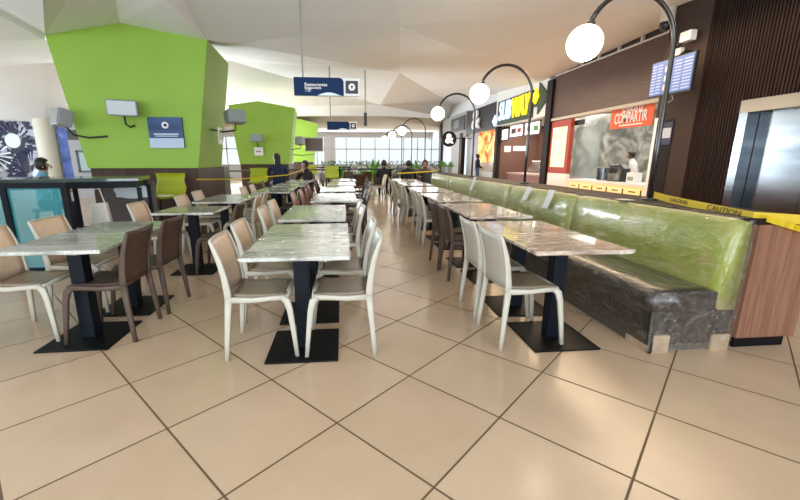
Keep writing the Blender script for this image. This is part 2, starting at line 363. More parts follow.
for (cx_, cz_, r0_, r1_, aa, ab, mm) in ((.15, 1.38, .36, .62, -1.0, 3.6, 'navycloth'), (.55, .45, .25, .62, 1.2, 4.2, 'navycloth'), (-.6, .9, .15, .6, 0, 6, 'cloud')):
    bm = BM()
    for k in range(17):
        a = aa+(ab-aa)*k/16; da = .055
        pt = lambda r_, q: (max(-1.58, min(1.03, cx_+r_*math.cos(q))), -.004, max(.02, min(2.08, cz_+r_*math.sin(q))))
        prism(bm, [pt(r0_, a-da*.6), pt(r0_, a+da*.6), pt(r1_, a+da+.12), pt(r1_, a-da+.12)], (0, .004, 0))
    obj('painted_strokes', bm, mm, t)
t = thing('round_pillar', 'pale round pillar between the mural and the blue banner', 'pillar', (-10.15, 15.0, 0))
bm = BM(); cyl(bm, (0, 0, 1.35), .30, 2.7, 32); obj('shaft', bm, mat('cream_pillar', (.72, .70, .58), .5), t, smooth=False)
bm = BM(); cyl(bm, (0, 0, .06), .34, .12, 32); obj('base_ring', bm, 'grey', t)
t = thing('banner', 'tall narrow blue banner beside the round pillar', 'banner', (-9.62, 15.0, .75))
obj('banner_cloth', B(-.16, .16, 0, .02, 0, 1.85), tex(mat('blue_banner', (.06, .12, .42), .6), ns=2.5, stops=[(.35, (.03, .06, .26)), (.6, (.12, .2, .55)), (.75, (.7, .75, .9))]), t)
obj('rail', B(-.18, .18, -.01, .03, 1.84, 1.88), 'grey', t); obj('stand', B(-.18, .18, -.1, .12, -.75, 0), 'grey', t)
t = thing('kiosk_front', 'grey kiosk front with dark strip sign and teal windows behind the column', 'kiosk', (-8.7, 14.9, 0))
obj('front_wall', B(-.7, 1.6, 0, .3, 0, 2.62), mat('kiosk_grey', (.42, .41, .44), .7), t)
obj('sign_strip', B(-.68, 1.5, -.03, 0, 2.0, 2.32), 'dark', t)
obj('sign_mark', prism(BM(), [(-.2, -.05, 2.12), (.25, -.05, 2.17), (.1, -.05, 2.24), (-.1, -.05, 2.22)], (0, .02, 0)), 'cloud', t)
fr_ = obj('window_frame', box(box(box(box(BM(), -.5, 1.5, -.04, 0, 1.58, 1.64), -.5, 1.5, -.04, 0, .9, .96), -.5, -.44, -.04, 0, .9, 1.64), .2, .27, -.04, 0, .9, 1.64), mat('teal_frame', (.03, .08, .09), .4), t)
obj('pane', B(-.45, 1.45, -.015, -.005, .95, 1.6), mat('pale_teal_pane', (.30, .42, .40), .2), fr_)

# ------------------------------------------------------------------ glass rail + high bar table at left
t = thing('glass_railing', 'dark-framed teal glass railing behind the left tables', 'railing', (-3.35, 4.6, 0))
bm = BM(); box(bm, -1.6, .36, -.025, .025, 1.03, 1.09); box(bm, -1.6, .36, -.02, .02, .10, .14)
obj('top_rail', bm, 'steel_blue', t)
for xx in (-1.2, -.28, .33): obj('post', B(xx-.03, xx+.03, -.03, .03, 0, 1.04), 'steel_blue', t)
obj('glass_panel', B(-1.17, -.31, -.006, .006, .14, 1.03), 'teal_glass', t); obj('glass_panel', B(-.25, .30, -.006, .006, .14, 1.03), 'teal_glass', t)
p0 = Vector((-4.9, 7.0, 0))
t = thing('bar_table', 'long high dark bar table standing before the near green column', 'table', (-3.9, 5.6, 0), math.radians(16))
obj('tabletop', B(-1.7, 1.15, -.42, .42, 1.05, 1.10), tex(mat('dark_green_top', (.04, .07, .06), .15, coat=.5), ns=4, stops=[(.3, (.03, .05, .045)), (.7, (.07, .11, .09))]), t, bevel=.01)
for xx in (-1.55, .2, 1.12):
    for yy in (-.36, .36): obj('leg', B(xx-.025, xx+.025, yy-.025, yy+.025, 0, .97), 'steel_blue', t)
obj('apron', B(-1.65, 1.1, -.40, .40, .97, 1.05), 'steel_blue', t)
obj('footrest', B(-1.55, 1.05, -.38, -.34, .28, .32), 'steel_blue', t)
# sticker panel on the bar table front / wainscot
t = thing('notice_board', 'grey-brown panel bearing a pale cloud-shaped sticker under the bar table', 'panel', (-3.08, 6.25, 0))
obj('board', B(-.50, .24, 0, .04, .2, 1.02), mat('grey_brown_board', (.13, .105, .10), .5), t)
bm = BM(); pts = []
for k in range(36):
    a = 2*PI*k/36; r_ = 1+.07*math.sin(7*a)
    pts.append((math.copysign(abs(math.cos(a))**.5, math.cos(a))*.25*r_-.08, -.012, .86+math.copysign(abs(math.sin(a))**.6, math.sin(a))*.095*r_))
obj('cloud_sticker', prism(bm, pts, (0, .01, 0)), 'cloud', t)

# ------------------------------------------------------------------ chairs
SEATZ = .45
def make_chair(kind, label):
    fm, sm, bk = {'cream': ('cream', 'taupe', 'greyback'), 'tan': ('cream', 'taupe', 'tan'), 'brown': ('brownframe', 'brown', 'brown'), 'rose': ('rose', 'rose', 'rose')}[kind]
    t = thing('dining_chair', label, 'chair')
    up = [(-.20, .195, .40), (-.203, .198, .48), (-.214, .20, .58), (-.236, .203, .69), (-.268, .205, .79), (-.282, .205, .825)]
    for s in (-1, 1):
        obj('leg', sweep(BM(), [(-.238, .222*s, 0), (-.226, .214*s, .15), (-.212, .205*s, .30), (-.20, .196*s, .43)], [(.013, .015), (.014, .018), (.015, .021), (.016, .024)]), fm, t, True)
        obj('leg', sweep(BM(), [(.232, .222*s, 0), (.214, .212*s, .18), (.195, .203*s, .34), (.178, .197*s, .405), (.145, .192*s, .432)], [(.013, .014), (.014, .017), (.015, .021), (.016, .025), (.015, .02)]), fm, t, True)
    bm = BM()
    for s in (-1, 1): sweep(bm, [(-.20, .196*s, .425), (-.05, .194*s, .418), (.09, .193*s, .428), (.165, .193*s, .432)], [(.015, .022), (.014, .018), (.014, .017), (.014, .02)], (0, 1, 0))
    sweep(bm, [(.170, -.19, .43), (.178, 0, .432), (.170, .19, .43)], [(.014, .016)]*3, (0, 0, 1)); sweep(bm, [(-.195, -.19, .43), (-.195, .19, .43)], [(.014, .014)]*2, (0, 0, 1))
    obj('seat_frame', bm, fm, t, True)
    bm = BM(); g = 8; vt = []; vb = []
    for i in range(g+1):
        for j in range(g+1):
            x = -.185+.36*i/g; y = -.178+.356*j/g
            u, v = 2*i/g-1, 2*j/g-1
            z = .440+.012*(abs(u)**3)+.010*(v*v)-.012*max(0, u)**4
            vt.append(bm.verts.new((x, y, z))); vb.append(bm.verts.new((x, y, z-.022)))
    ix = lambda i, j: i*(g+1)+j
    for i in range(g):
        for j in range(g):
            bm.faces.new((vt[ix(i, j)], vt[ix(i+1, j)], vt[ix(i+1, j+1)], vt[ix(i, j+1)])); bm.faces.new((vb[ix(i, j)], vb[ix(i, j+1)], vb[ix(i+1, j+1)], vb[ix(i+1, j)]))
    for i in range(g):
        for a, c in ((ix(i, 0), ix(i+1, 0)), (ix(i+1, g), ix(i, g)), (ix(0, i+1), ix(0, i)), (ix(g, i), ix(g, i+1))):
            bm.faces.new((vt[a], vb[a], vb[c], vt[c]))
    obj('seat', bm, sm, t, True)
    # back frame: two uprights and a curved top rail
    bm = BM(); sec = [(.012, .024), (.011, .024), (.010, .021), (.009, .018), (.008, .013), (.007, .008)]
    for s in (-1, 1): sweep(bm, [(x, y*s, z) for x, y, z in up], sec)
    sweep(bm, [(-.280-.020*(1-(k/4)**2), .205*k/4, .826) for k in range(-4, 5)], [(.006, .009)]*9, (0, 0, 1))
    obj('back_frame', bm, fm, t, True)
    bm = BM(); rows = 8; cols = 6; fv = []; bv = []
    prof = [(-.198, .44), (-.202, .50), (-.209, .56), (-.219, .62), (-.230, .67), (-.241, .71), (-.255, .755), (-.268, .79), (-.281, .824)]
    for (px, pz) in prof:
        for j in range(cols+1):
            v = 2*j/cols-1; x = px-.020*(1-v*v)
            fv.append(bm.verts.new((x+.006, v*.200, pz))); bv.append(bm.verts.new((x-.006, v*.200, pz)))
    iy = lambda i, j: i*(cols+1)+j
    for i in range(rows):
        for j in range(cols):
            bm.faces.new((fv[iy(i, j)], fv[iy(i, j+1)], fv[iy(i+1, j+1)], fv[iy(i+1, j)])); bm.faces.new((bv[iy(i, j)], bv[iy(i+1, j)], bv[iy(i+1, j+1)], bv[iy(i, j+1)]))
    for j in range(cols): bm.faces.new((fv[iy(0, j)], bv[iy(0, j)], bv[iy(0, j+1)], fv[iy(0, j+1)])); bm.faces.new((fv[iy(rows, j)], fv[iy(rows, j+1)], bv[iy(rows, j+1)], bv[iy(rows, j)]))
    for i in range(rows): bm.faces.new((fv[iy(i, 0)], fv[iy(i+1, 0)], bv[iy(i+1, 0)], bv[iy(i, 0)])); bm.faces.new((fv[iy(i, cols)], bv[iy(i, cols)], bv[iy(i+1, cols)], fv[iy(i+1, cols)]))
    obj('backrest', bm, bk, t, True)
    return t
protos = {}
def chair(kind, x, y, face, label, group, jit=2.5):
    rz = {'E': 0, 'W': PI, 'N': PI/2, 'S': -PI/2}[face]+math.radians(random.uniform(-jit, jit))
    full = label
    if kind not in protos:
        c = make_chair(kind, full); protos[kind] = c; c.location = (x, y, 0); c.rotation_euler = (0, 0, rz); c['group'] = group; return c
    return dup(protos[kind], (x, y, 0), rz, full, group)
ordn = ['front', 'second', 'third', 'fourth', 'fifth', 'sixth', 'seventh']
KN = {'cream': 'cream grey-backed chair', 'tan': 'cream tan-backed chair', 'brown': 'dark brown chair', 'rose': 'reddish brown chair'}

# ------------------------------------------------------------------ tables
def make_table(nm, topmat, label, w=.67, d=.63):
    t = thing('dining_table', label, 'table')
    obj('tabletop', B(-w/2, w/2, -d/2, d/2, .722, .748), topmat, t, bevel=.004)
    obj('column', B(-.05, .05, -.05, .05, .01, .715), 'steel_blue', t, bevel=.006)
    obj('mounting_plate', B(-.15, .15, -.15, .15, .712, .7225), 'steel_black', t)
    obj('base_plate', B(-.245, .245, -.255, .255, 0, .012), 'steel_black', t, bevel=.003)
    # wrinkled cling film: sheet over the top with a short ragged skirt
    bm = BM(); nx, ny = 26, 26; grid = {}
    seed = random.uniform(0, 50)
    ex, ey = w/2+.006, d/2+.006; sk = 4
    for i in range(-sk, nx+sk+1):
        for j in range(-sk, ny+sk+1):
            ci, cj = min(max(i, 0), nx), min(max(j, 0), ny)
            x = -ex+2*ex*ci/nx; y = -ey+2*ey*cj/ny
            oi = abs(i-ci); oj = abs(j-cj); drop = max(oi, oj)
            if oi and oj: continue
            nn = noise.noise(Vector((x*9+seed, y*9, 0))); n2 = noise.noise(Vector((x*26, y*26+seed, 3)))
            z = .7515+.0035*abs(nn)+.0015*n2
            if drop:
                ln = (.0035+.011*max(0, noise.noise(Vector((x*5+seed, y*5, 9)))))*drop
                z = .750-ln; o_ = .004+.016*drop/sk*abs(noise.noise(Vector((x*14, y*14, seed))))
                if oi: x += math.copysign(o_, i)
                if oj: y += math.copysign(o_, j)
            grid[i, j] = bm.verts.new((x, y, z))
    for i in range(-sk, nx+sk):
        for j in range(-sk, ny+sk):
            q = [(i, j), (i+1, j), (i+1, j+1), (i, j+1)]
            if all(k in grid for k in q): bm.faces.new([grid[k] for k in q])
    obj('plastic_wrap', bm, 'film', t, True)
    return t
tp = {}
def table(kind, x, y, label, group, rz=0, d=None):
    key = kind
    if key not in tp:
        t = make_table(key, {'g': 'top_grey', 'w': 'top_brown_refl'}[kind], label); tp[key] = t
        t.location = (x, y, 0); t.rotation_euler = (0, 0, rz); t['group'] = group; return t
    return dup(tp[key], (x, y, 0), rz, label, group)

rows = {
 'central': dict(kind='g', pairs=[(-.30, 2.66, 3.30), (-.31, 4.21, 4.84), (-.13, 5.97, 6.62), (-.10, 7.80, 8.45), (-.02, 9.60, 10.25), (.05, 11.4, 12.05)]),
 'left':    dict(kind='g', pairs=[(-1.95, 2.98, 3.62), (-1.80, 4.85, None), (-1.78, 6.03, 6.66), (-1.32, 7.68, 8.33), (-1.25, 9.4, 10.05), (-1.2, 11.2, 11.85)]),
 'right':   dict(kind='w', pairs=[(1.575, 2.64, 3.28), (1.655, 4.22, 4.86), (1.70, 5.85, 6.50), (1.74, 7.50, 8.15), (1.80, 9.40, 10.05), (1.85, 11.2, 11.85)]),
}
RN = {'central': 'central row', 'left': 'left row', 'right': 'row beside green bench'}
for rn, r in rows.items():
    for k, (x, ya, yb) in enumerate(r['pairs']):
        look = 'film-wrapped grey table' if r['kind'] == 'g' else 'film-wrapped table toned brown by painted reflection'
        if yb is None:
            table(r['kind'], x, ya, f'{look} standing alone second from the front of the left row', 'wrapped tables in the left row'); continue
        for half, yy in (('near', ya), ('far', yb)):
            table(r['kind'], x, yy, f'{look}, {half} half of {ordn[k]} pair, {RN[rn]}', f'wrapped tables in the {RN[rn]}', math.radians(random.uniform(-.8, .8)))

def chlab(kind, side, k, half, rn):
    return f'{KN[kind]}, {half} one {side} of {ordn[k]} tables, {RN[rn]}'
spec = [
 # row, pair, side, half, kind, x, y, face
 ('central', 0, 'left side', 'near', 'tan', -.57, 2.71, 'E'), ('central', 0, 'left side', 'far', 'tan', -.60, 3.33, 'E'),
 ('central', 0, 'right side', 'near', 'cream', -.035, 2.69, 'W'), ('central', 0, 'right side', 'far', 'cream', -.03, 3.28, 'W'),
 ('central', 1, 'left side', 'near', 'tan', -.60, 4.33, 'E'), ('central', 1, 'left side', 'far', 'tan', -.62, 5.02, 'E'),
 ('central', 1, 'right side', 'near', 'tan', -.06, 4.34, 'W'), ('central', 1, 'right side', 'far', 'tan', -.06, 4.95, 'W'),
 ('central', 2, 'left side', 'near', 'rose', -.50, 6.2, 'E'), ('central', 2, 'left side', 'far', 'rose', -.45, 6.85, 'E'),
 ('central', 2, 'right side', 'near', 'brown', .12, 6.05, 'W'), ('central', 2, 'right side', 'far', 'brown', .12, 6.7, 'W'),
 ('central', 3, 'left side', 'near', 'rose', -.48, 7.9, 'E'), ('central', 3, 'left side', 'far', 'rose', -.48, 8.55, 'E'),
 ('central', 3, 'right side', 'near', 'brown', .22, 7.9, 'W'), ('central', 3, 'right side', 'far', 'brown', .22, 8.5, 'W'),
 ('central', 4, 'left side', 'near', 'brown', -.4, 9.7, 'E'), ('central', 4, 'left side', 'far', 'brown', -.4, 10.3, 'E'),
 ('central', 4, 'right side', 'near', 'brown', .34, 9.7, 'W'), ('central', 4, 'right side', 'far', 'brown', .34, 10.3, 'W'),
 ('central', 5, 'right side', 'near', 'brown', .42, 11.5, 'W'), ('central', 5, 'left side', 'near', 'brown', -.34, 11.5, 'E'),
 ('left', 0, 'left side', 'near', 'tan', -2.37, 3.11, 'E'), ('left', 0, 'left side', 'far', 'tan', -2.33, 3.68, 'E'),
 ('left', 0, 'right side', 'near', 'brown', -1.815, 3.06, 'W'), ('left', 0, 'right side', 'far', 'brown', -1.79, 3.62, 'W'),
 ('left', 1, 'left side', 'only', 'tan', -2.2, 4.95, 'E'), ('left', 1, 'right side', 'only', 'brown', -1.50, 4.80, 'W'),
 ('left', 2, 'left side', 'near', 'tan', -2.08, 5.95, 'E'), ('left', 2, 'left side', 'far', 'tan', -2.12, 6.72, 'E'),
 ('left', 2, 'right side', 'near', 'tan', -1.50, 5.85, 'W'), ('left', 2, 'right side', 'far', 'tan', -1.52, 6.55, 'W'),
 ('left', 3, 'left side', 'near', 'tan', -1.62, 7.7, 'E'), ('left', 3, 'left side', 'far', 'tan', -1.6, 8.35, 'E'),
 ('left', 3, 'right side', 'near', 'brown', -1.02, 7.7, 'W'), ('left', 3, 'right side', 'far', 'brown', -1.02, 8.3, 'W'),
 ('left', 4, 'right side', 'near', 'brown', -.95, 9.5, 'W'), ('left', 4, 'left side', 'near', 'brown', -1.6, 9.5, 'E'),
 ('right', 0, 'aisle side', 'near', 'cream', 1.335, 2.69, 'E'), ('right', 0, 'aisle side', 'far', 'cream', 1.345, 3.24, 'E'),
 ('right', 1, 'aisle side', 'near', 'brown', 1.40, 4.30, 'E'), ('right', 1, 'aisle side', 'far', 'brown', 1.40, 4.80, 'E'),
 ('right', 2, 'aisle side', 'near', 'cream', 1.45, 5.95, 'E'), ('right', 2, 'aisle side', 'far', 'cream', 1.45, 6.55, 'E'),
 ('right', 3, 'aisle side', 'near', 'cream', 1.48, 7.75, 'E'), ('right', 3, 'aisle side', 'far', 'cream', 1.48, 8.3, 'E'),
 ('right', 4, 'aisle side', 'near', 'tan', 1.52, 9.5, 'E'), ('right', 4, 'aisle side', 'far', 'tan', 1.52, 10.1, 'E'),
]
for rn, k, side, half, kind, x, y, f in spec:
    lab = chlab(kind, side, k, half, rn) if half != 'only' else f'{KN[kind]} at the {side} of the lone second table, left row'
    chair(kind, x, y, f, lab, f'chairs along the {RN[rn]}')

# ------------------------------------------------------------------ bench along the right
def bench(y0, y1, label):
    t = thing('wrapped_bench', label, 'bench', (2.4, (y0+y1)/2, 0), 0, 'wrapped green and brown benches along the low wall')
    h = (y1-y0)/2-.005
    obj('base', B(-.292, .33, -h, h, .05, .31), 'bench_brown', t, bevel=.012)
    obj('plinth', B(-.275, .33, -h+.01, h-.01, 0, .05), mat('bench_plinth', (.09, .075, .06), .6) if 'bench_plinth' not in bpy.data.materials else bpy.data.materials['bench_plinth'], t)
    bm = BM(); g = 20; prof = [(-.295, .30), (-.31, .36), (-.305, .415), (-.27, .442), (-.15, .455), (0, .452), (.12, .445), (.18, .44)]
    rows_ = []
    for j in range(g+1):
        y = -h+2*h*j/g; e = 1-.5*(abs(2*j/g-1)**14)
        rows_.append([bm.verts.new((x, y, .30+(z-.30)*(.9+.1*e)+.006*noise.noise(Vector((x*6, y*4+y0, z*5))))) for x, z in prof]+[bm.verts.new((.18, y, .30))])
    for a, c in zip(rows_, rows_[1:]):
        for k in range(len(a)): bm.faces.new((a[k], a[(k+1)%len(a)], c[(k+1)%len(a)], c[k]))
    bm.faces.new(rows_[0]); bm.faces.new(rows_[-1][::-1])
    obj('seat_cushion', bm, 'bench_brown', t, True)
    bm = BM(); prof = [(.17, .42), (.185, .60), (.205, .80), (.225, .90), (.25, .932), (.29, .94), (.325, .93), (.335, .88), (.335, .30), (.19, .30)]
    rows_ = []
    for j in range(g+1):
        y = -h+2*h*j/g; e = (abs(2*j/g-1)**16)
        rows_.append([bm.verts.new((x+(.02*e if x < .25 else 0)+(.008*noise.noise(Vector((x*5, y*5+y0, z*6))) if x < .25 else 0), y, z-(.012*e if z > .9 else 0))) for x, z in prof])
    for a, c in zip(rows_, rows_[1:]):
        for k in range(len(a)): bm.faces.new((a[k], a[(k+1)%len(a)], c[(k+1)%len(a)], c[k]))
    bm.faces.new(rows_[0]); bm.faces.new(rows_[-1][::-1])
    obj('backrest', bm, 'bench_green', t, True)
    # film stretched over seat and back
    bm = BM(); gy = 40; path = [(-.300, .06), (-.308, .16), (-.315, .28), (-.322, .37), (-.318, .43), (-.28, .458), (-.15, .470), (0, .472), (.09, .49), (.145, .56), (.172, .70), (.195, .84), (.215, .92), (.26, .951), (.33, .952)]
    rr_ = []
    for j in range(gy+1):
        y = -h-.004+(2*h+.008)*j/gy
        rr_.append([bm.verts.new((x-.004-.008*abs(noise.noise(Vector((y*7+y0, k*.8, 1)))), y, z+.006*noise.noise(Vector((y*9+y0, k*.9, 4))))) for k, (x, z) in enumerate(path)])
    for a, c in zip(rr_, rr_[1:]):
        for k in range(len(a)-1): bm.faces.new((a[k], a[k+1], c[k+1], c[k]))
    obj('plastic_wrap', bm, 'film_thin', t, True)
    return t
ys = [2.31, 4.2, 5.95, 7.8, 9.5, 11.5]
bl = ['nearest wrapped green bench with brown seat, its end facing the viewer', 'second wrapped green bench from the viewer, with a paper strip on its back', 'third wrapped green bench, its back glaring bright green', 'fourth wrapped green bench, small, with a white strip on its back', 'farthest wrapped bench, its back pale yellowish green']
benches = [bench(ys[i], ys[i+1], bl[i]) for i in range(5)]
b0 = benches[0]; h0 = (ys[1]-ys[0])/2
# end details of the nearest bench: cardboard corner protectors and film over the end
bm = BM(); box(bm, -.285, -.14, -h0-.012, -h0+.01, .0, .13); box(bm, -.285, -.262, -h0-.012, -h0+.22, .0, .13); obj('corner_protector', bm, 'card', b0)
obj('corner_protector', B(.19, .325, -h0-.012, -h0+.01, .0, .12), 'card', b0)
bm = BM(); gx = 14; vv = {}
for i in range(gx+1):
    for j in range(11):
        x = -.31+.645*i/gx; top = .455 if x < .16 else .94; z = .02+(top-.02)*j/10
        vv[i, j] = bm.verts.new((x, -h0-.016-.008*abs(noise.noise(Vector((x*12, z*12, 2)))), z))
for i in range(gx):
    for j in range(10): bm.faces.new((vv[i, j], vv[i+1, j], vv[i+1, j+1], vv[i, j+1]))
obj('end_wrap', bm, 'film_thin', b0, True)
def paper(y, w, z0, z1, label):
    o = obj('paper_strip', prism(BM(), [(2.578, y-w/2, z0), (2.578, y+w/2, z0), (2.604, y+w/2+.03, z1), (2.604, y-w/2+.03, z1)], (-.003, 0, 0)), mat('white_paper', (.72, .72, .70), .6), None); tag(o, label, 'paper'); return o
def strips():
    for (px0, py0, px1, py1), lab in (((545, 208, 552, 190), 'white paper strip stuck on the second bench back'), ((471, 190, 475, 177), 'white paper strip stuck on the fourth bench back'), ((524, 200, 530, 187), 'pale crumpled strip at the seam of the third bench')):
        a = at_x(px0, py0, 2.56); c = at_x(px1, py1, 2.58); wv_ = .07
        o = obj('paper_strip', prism(BM(), [(2.555, a.y-wv_, a.z), (2.555, a.y+wv_, a.z), (2.585, c.y+wv_, c.z), (2.585, c.y-wv_, c.z)], (-.003, 0, 0)), mat('white_paper', (.75, .75, .73), .6)); tag(o, lab, 'paper', 'paper strips on the benches')
strips()
o = obj('white_sticker', prism(BM(), [(2.63, 3.42, .958), (2.74, 3.42, .958), (2.74, 3.56, .958), (2.63, 3.56, .958)], (0, 0, .002)), mat('pinkish_paper', (.75, .66, .60), .6)); tag(o, 'small pale paper square on top of the nearest bench back', 'paper')

# low wall behind the bench, dark cap, walnut end
t = thing('low_wall', 'low walnut wall with dark cap running behind the benches', 'partition', (3.0, 7, 0))
obj('walnut_panel', B(-.225, .24, -4.70, 5, .085, .905), 'wood', t)
obj('plinth', B(-.2, .2, -4.67, 5, 0, .085), 'steel_black', t)
obj('cap', B(-.245, .25, -4.69, 5, .905, .945), 'post_dark', t)

# ------------------------------------------------------------------ arc lamps
LY = [3.55, 6.25, 8.95, 14.3, 17.1, 20.0]
def make_lamp(label, loc):
    t = thing('arc_lamp', label, 'lamp', loc, 0, 'arched globe lamps standing along the low wall')
    pts = [(0, 0, .02)]+[(0, 0, z) for z in (.5, 1.0, 1.37)]
    R_ = .425
    for k in range(1, 19):
        a = PI*k/21; pts.append((-R_+R_*math.cos(a), 0, 1.385+R_*math.sin(a)))
    obj('pole', tube(BM(), pts, .021, 12), 'lamp_pole', t, True)
    bm = BM(); cyl(bm, (0, 0, .008), .07, .016, 24); obj('base_flange', bm, 'lamp_pole', t)
    bm = BM(); cyl(bm, (-2*R_+.04, 0, 1.53), .035, .05, 16); obj('socket', bm, 'lamp_pole', t)
    obj('globe', sphere(BM(), (-2*R_, 0, 1.385), .148, u=28, v=18), 'globe', t, True)
    return t
lname = ['nearest arched black lamp with a lit globe, tallest in view', 'second arched globe lamp from the viewer, beside the yellow sign', 'third arched globe lamp, left of the white ampersand sign', 'fourth arched globe lamp, small, before the far windows', 'fifth arched globe lamp, tiny, left of the fourth', 'farthest arched globe lamp, smallest of the row']
L0_ = make_lamp(lname[0], (3.0, LY[0], .945))
for i in range(1, 6):
    dup(L0_, (3.0, LY[i], .945), 0, lname[i])
tag(obj('low_wall_far', B(2.8, 3.2, 12.3, 20.6, 0, .945), 'post_dark'), 'farther dark low wall under the small distant lamps', 'partition').name = 'low_partition'

# caution tape
def tape(pts, w, label, words=(), grp='yellow caution tape strands'):
    t = thing('caution_tape', label, 'tape', pts[0], 0, grp)
    bm = BM(); P = [Vector(p)-Vector(pts[0]) for p in pts]; rows_ = []
    for p in P:
        rows_.append((bm.verts.new(p+Vector((0, 0, w/2))), bm.verts.new(p-Vector((0, 0, w/2)))))
    for a, c in zip(rows_, rows_[1:]): bm.faces.new((a[0], a[1], c[1], c[0]))
    r = bmesh.ops.solidify(bm, geom=bm.faces[:], thickness=.002)
    obj('band', bm, 'tape', t)
    for k, s, sz in words:
        a, c = P[k], P[k+1]; d = (c-a); mid = (a+c)/2
        ang = math.atan2(d.y, d.x)
        sl = math.atan2(d.z, math.hypot(d.x, d.y))
        nrm = Vector((math.sin(ang), -math.cos(ang), 0))
        text_mesh('lettering', s, 'ink', sz, mid+nrm*.006, (PI/2, -sl, ang), t, .001, xs=1.15)
    return t
tape([(2.995, 3.5, 1.0), (2.93, 3.25, .985), (2.87, 2.95, .975), (2.83, 2.72, .967), (2.80, 2.5, .958), (2.775, 2.36, .955), (3.05, 2.22, .945), (3.3, 2.15, .93)], .062, 'yellow caution tape with black words tied from lamp pole along the wall top', [(1, 'CAUTION', .045), (3, 'CAUTION', .06)])
tape([(2.79, 2.285, .95), (2.95, 2.245, .90), (3.28, 2.22, .80)], .04, 'short yellow tape end slanting down across the walnut wall end')
tape([(-2.5, 7.05, 1.0), (-2.0, 8.0, .96), (-1.3, 9.5, .98), (-1.1, 12.0, 1.06)], .02, 'thin yellow tape stretched beside the near green column')
tape([(1.55, 11.2, .95), (2.1, 11.1, .98), (2.62, 11.0, 1.02), (2.98, 11.95, 1.05)], .035, 'thin yellow tape stretched across the far end of the benches')

# ------------------------------------------------------------------ slatted wall with elevator, right
WX = 6.0
bm = BM(); box(bm, WX+.05, WX+.3, 5.66, 6.38, 0, 4.6); box(bm, WX+.05, WX+.3, 1.0, 5.66, 2.2, 4.7); box(bm, WX+.05, WX+.3, -4, 2.6, 0, 4.7)
struct('wall_right', bm, 'slat_back')
t = thing('slat_cladding', 'dark brown vertical slat cladding around the elevator opening', 'cladding', (WX+.05, 5.66, 0))
bm = BM(); y = .70
while y > -4.6:
    z0 = 0 if (y > -.02 or y < -3.0) else 2.2
    box(bm, -.05, 0, y-.028, y, z0, 4.65); y -= .048
so = obj('slats', bm, 'slat', t)
t = thing('elevator', 'stainless steel elevator doors in a recess of the slat wall', 'elevator', (WX+.22, 4.2, 0))
for k in range(3):
    y1_ = 1.30-k*.75
    obj('door_panel', B(0, .03, y1_-.745, y1_, 0, 2.02), 'inox', t)
bm = BM(); box(bm, -.2, 0, -1.5, 1.46, 2.02, 2.2); obj('lintel', bm, 'inox_frame', t)
obj('jamb', B(-.2, .02, 1.31, 1.46, 0, 2.02), 'inox', t); obj('jamb', B(-.2, .02, -1.5, -.95, 0, 2.02), 'inox', t)
# taupe clad post beyond
t = thing('clad_post', 'taupe brown clad wall end carrying the big screen', 'column', (WX, 6.9, 0))
bm = BM(); box(bm, -.02, .9, -.52, .33, 0, 4.15); obj('cladding', bm, 'post', t)
obj('dark_panel', B(-.03, -.02, -.12, .26, 0, 2.05), 'post_dark', t)
obj('white_edge', B(-.035, -.02, .26, .33, 0, 2.1), 'white', t)
obj('notice_plate', B(-.045, -.03, -.10, .14, 1.72, 1.9), mat('pale_notice', (.5, .52, .6), .5), t)
obj('notice_panel', B(-.042, -.03, -.12, .18, 1.6, 2.0), mat('dark_blue_panel', (.02, .02, .06), .4), t)
# menu screen hung on it
scr = thing('hanging_screen', 'lit blue flight-list style screen hanging before the brown post', 'screen', (5.62, 6.62, 2.42), math.radians(0))
a0, a1 = Vector((0, .46, 0)), Vector((0, -.46, .0))
bm = BM(); box(bm, 0, .05, -.46, .44, 0, .60); obj('case', bm, 'dark', scr)
obj('display', B(-.006, 0, -.44, .42, .03, .58), 'lit_screen', scr)
bm = BM()
for k in range(10):
    for (c0, c1) in ((-.42, -.26), (-.22, -.08), (.18, .28), (.31, .40)):
        box(bm, -.009, -.006, c0, c1, .06+k*.05, .06+k*.05+.02)
obj('text_rows', bm, em('pale_lines', (.35, .40, .6), .35), scr)
bm = BM(); 
for k in range(3): box(bm, -.01, -.006, 0, .12, .09+k*.15, .09+k*.15+.09)
obj('picture_tiles', bm, em('pale_tiles', (.5, .45, .45), .35), scr)
obj('hanger', tube(BM(), [(.025, 0, .55), (.20, 0, .70), (.37, 0, .70)], .02, 8), 'dark', scr)
obj('cable', tube(BM(), [(.03, -.06, 0), (.05, -.08, -.08), (.05, 0, -.12), (.05, .1, -.08), (.04, .1, 0)], .008, 6), 'grey', scr)
# cameras
t = thing('dome_camera', 'white dome camera under the ceiling by the lamp arch', 'camera', (5.9, 7.22, 3.68))
bm = BM(); cyl(bm, (0, 0, .22), .12, .3, 20); obj('housing', bm, mat('cream_housing', (.6, .55, .45), .5), t); obj('dome', sphere(BM(), (-.02, 0, .02), .1), 'dark', t, True)
obj('arm', B(-.02, .2, -.03, .03, .30, .40), 'grey', t)
t = thing('security_camera', 'white security camera on the brown post above the screen', 'camera', (5.86, 6.66, 3.28))
obj('body', B(-.06, .06, -.12, .10, .0, .16), 'white', t, bevel=.01); bm = BM(); sphere(bm, (-.04, .14, -.02), .05); obj('lens', bm, 'dark', t, True); obj('mount', B(.04, .13, -.05, .05, .02, .12), 'white', t)
t = thing('junction_box', 'small white box under the security camera', 'box', (5.95, 6.95, 3.12)); obj('body', B(-.04, .04, -.13, .10, 0, .12), 'white', t, bevel=.01)

# ------------------------------------------------------------------ shops
def sy(px): return at_x(px, 150, SX).y
S = SX
Y_A0, Y_A1 = sy(662), sy(549)        # wood fascia shop
Y_B1 = sy(494); Y_C1 = sy(467)
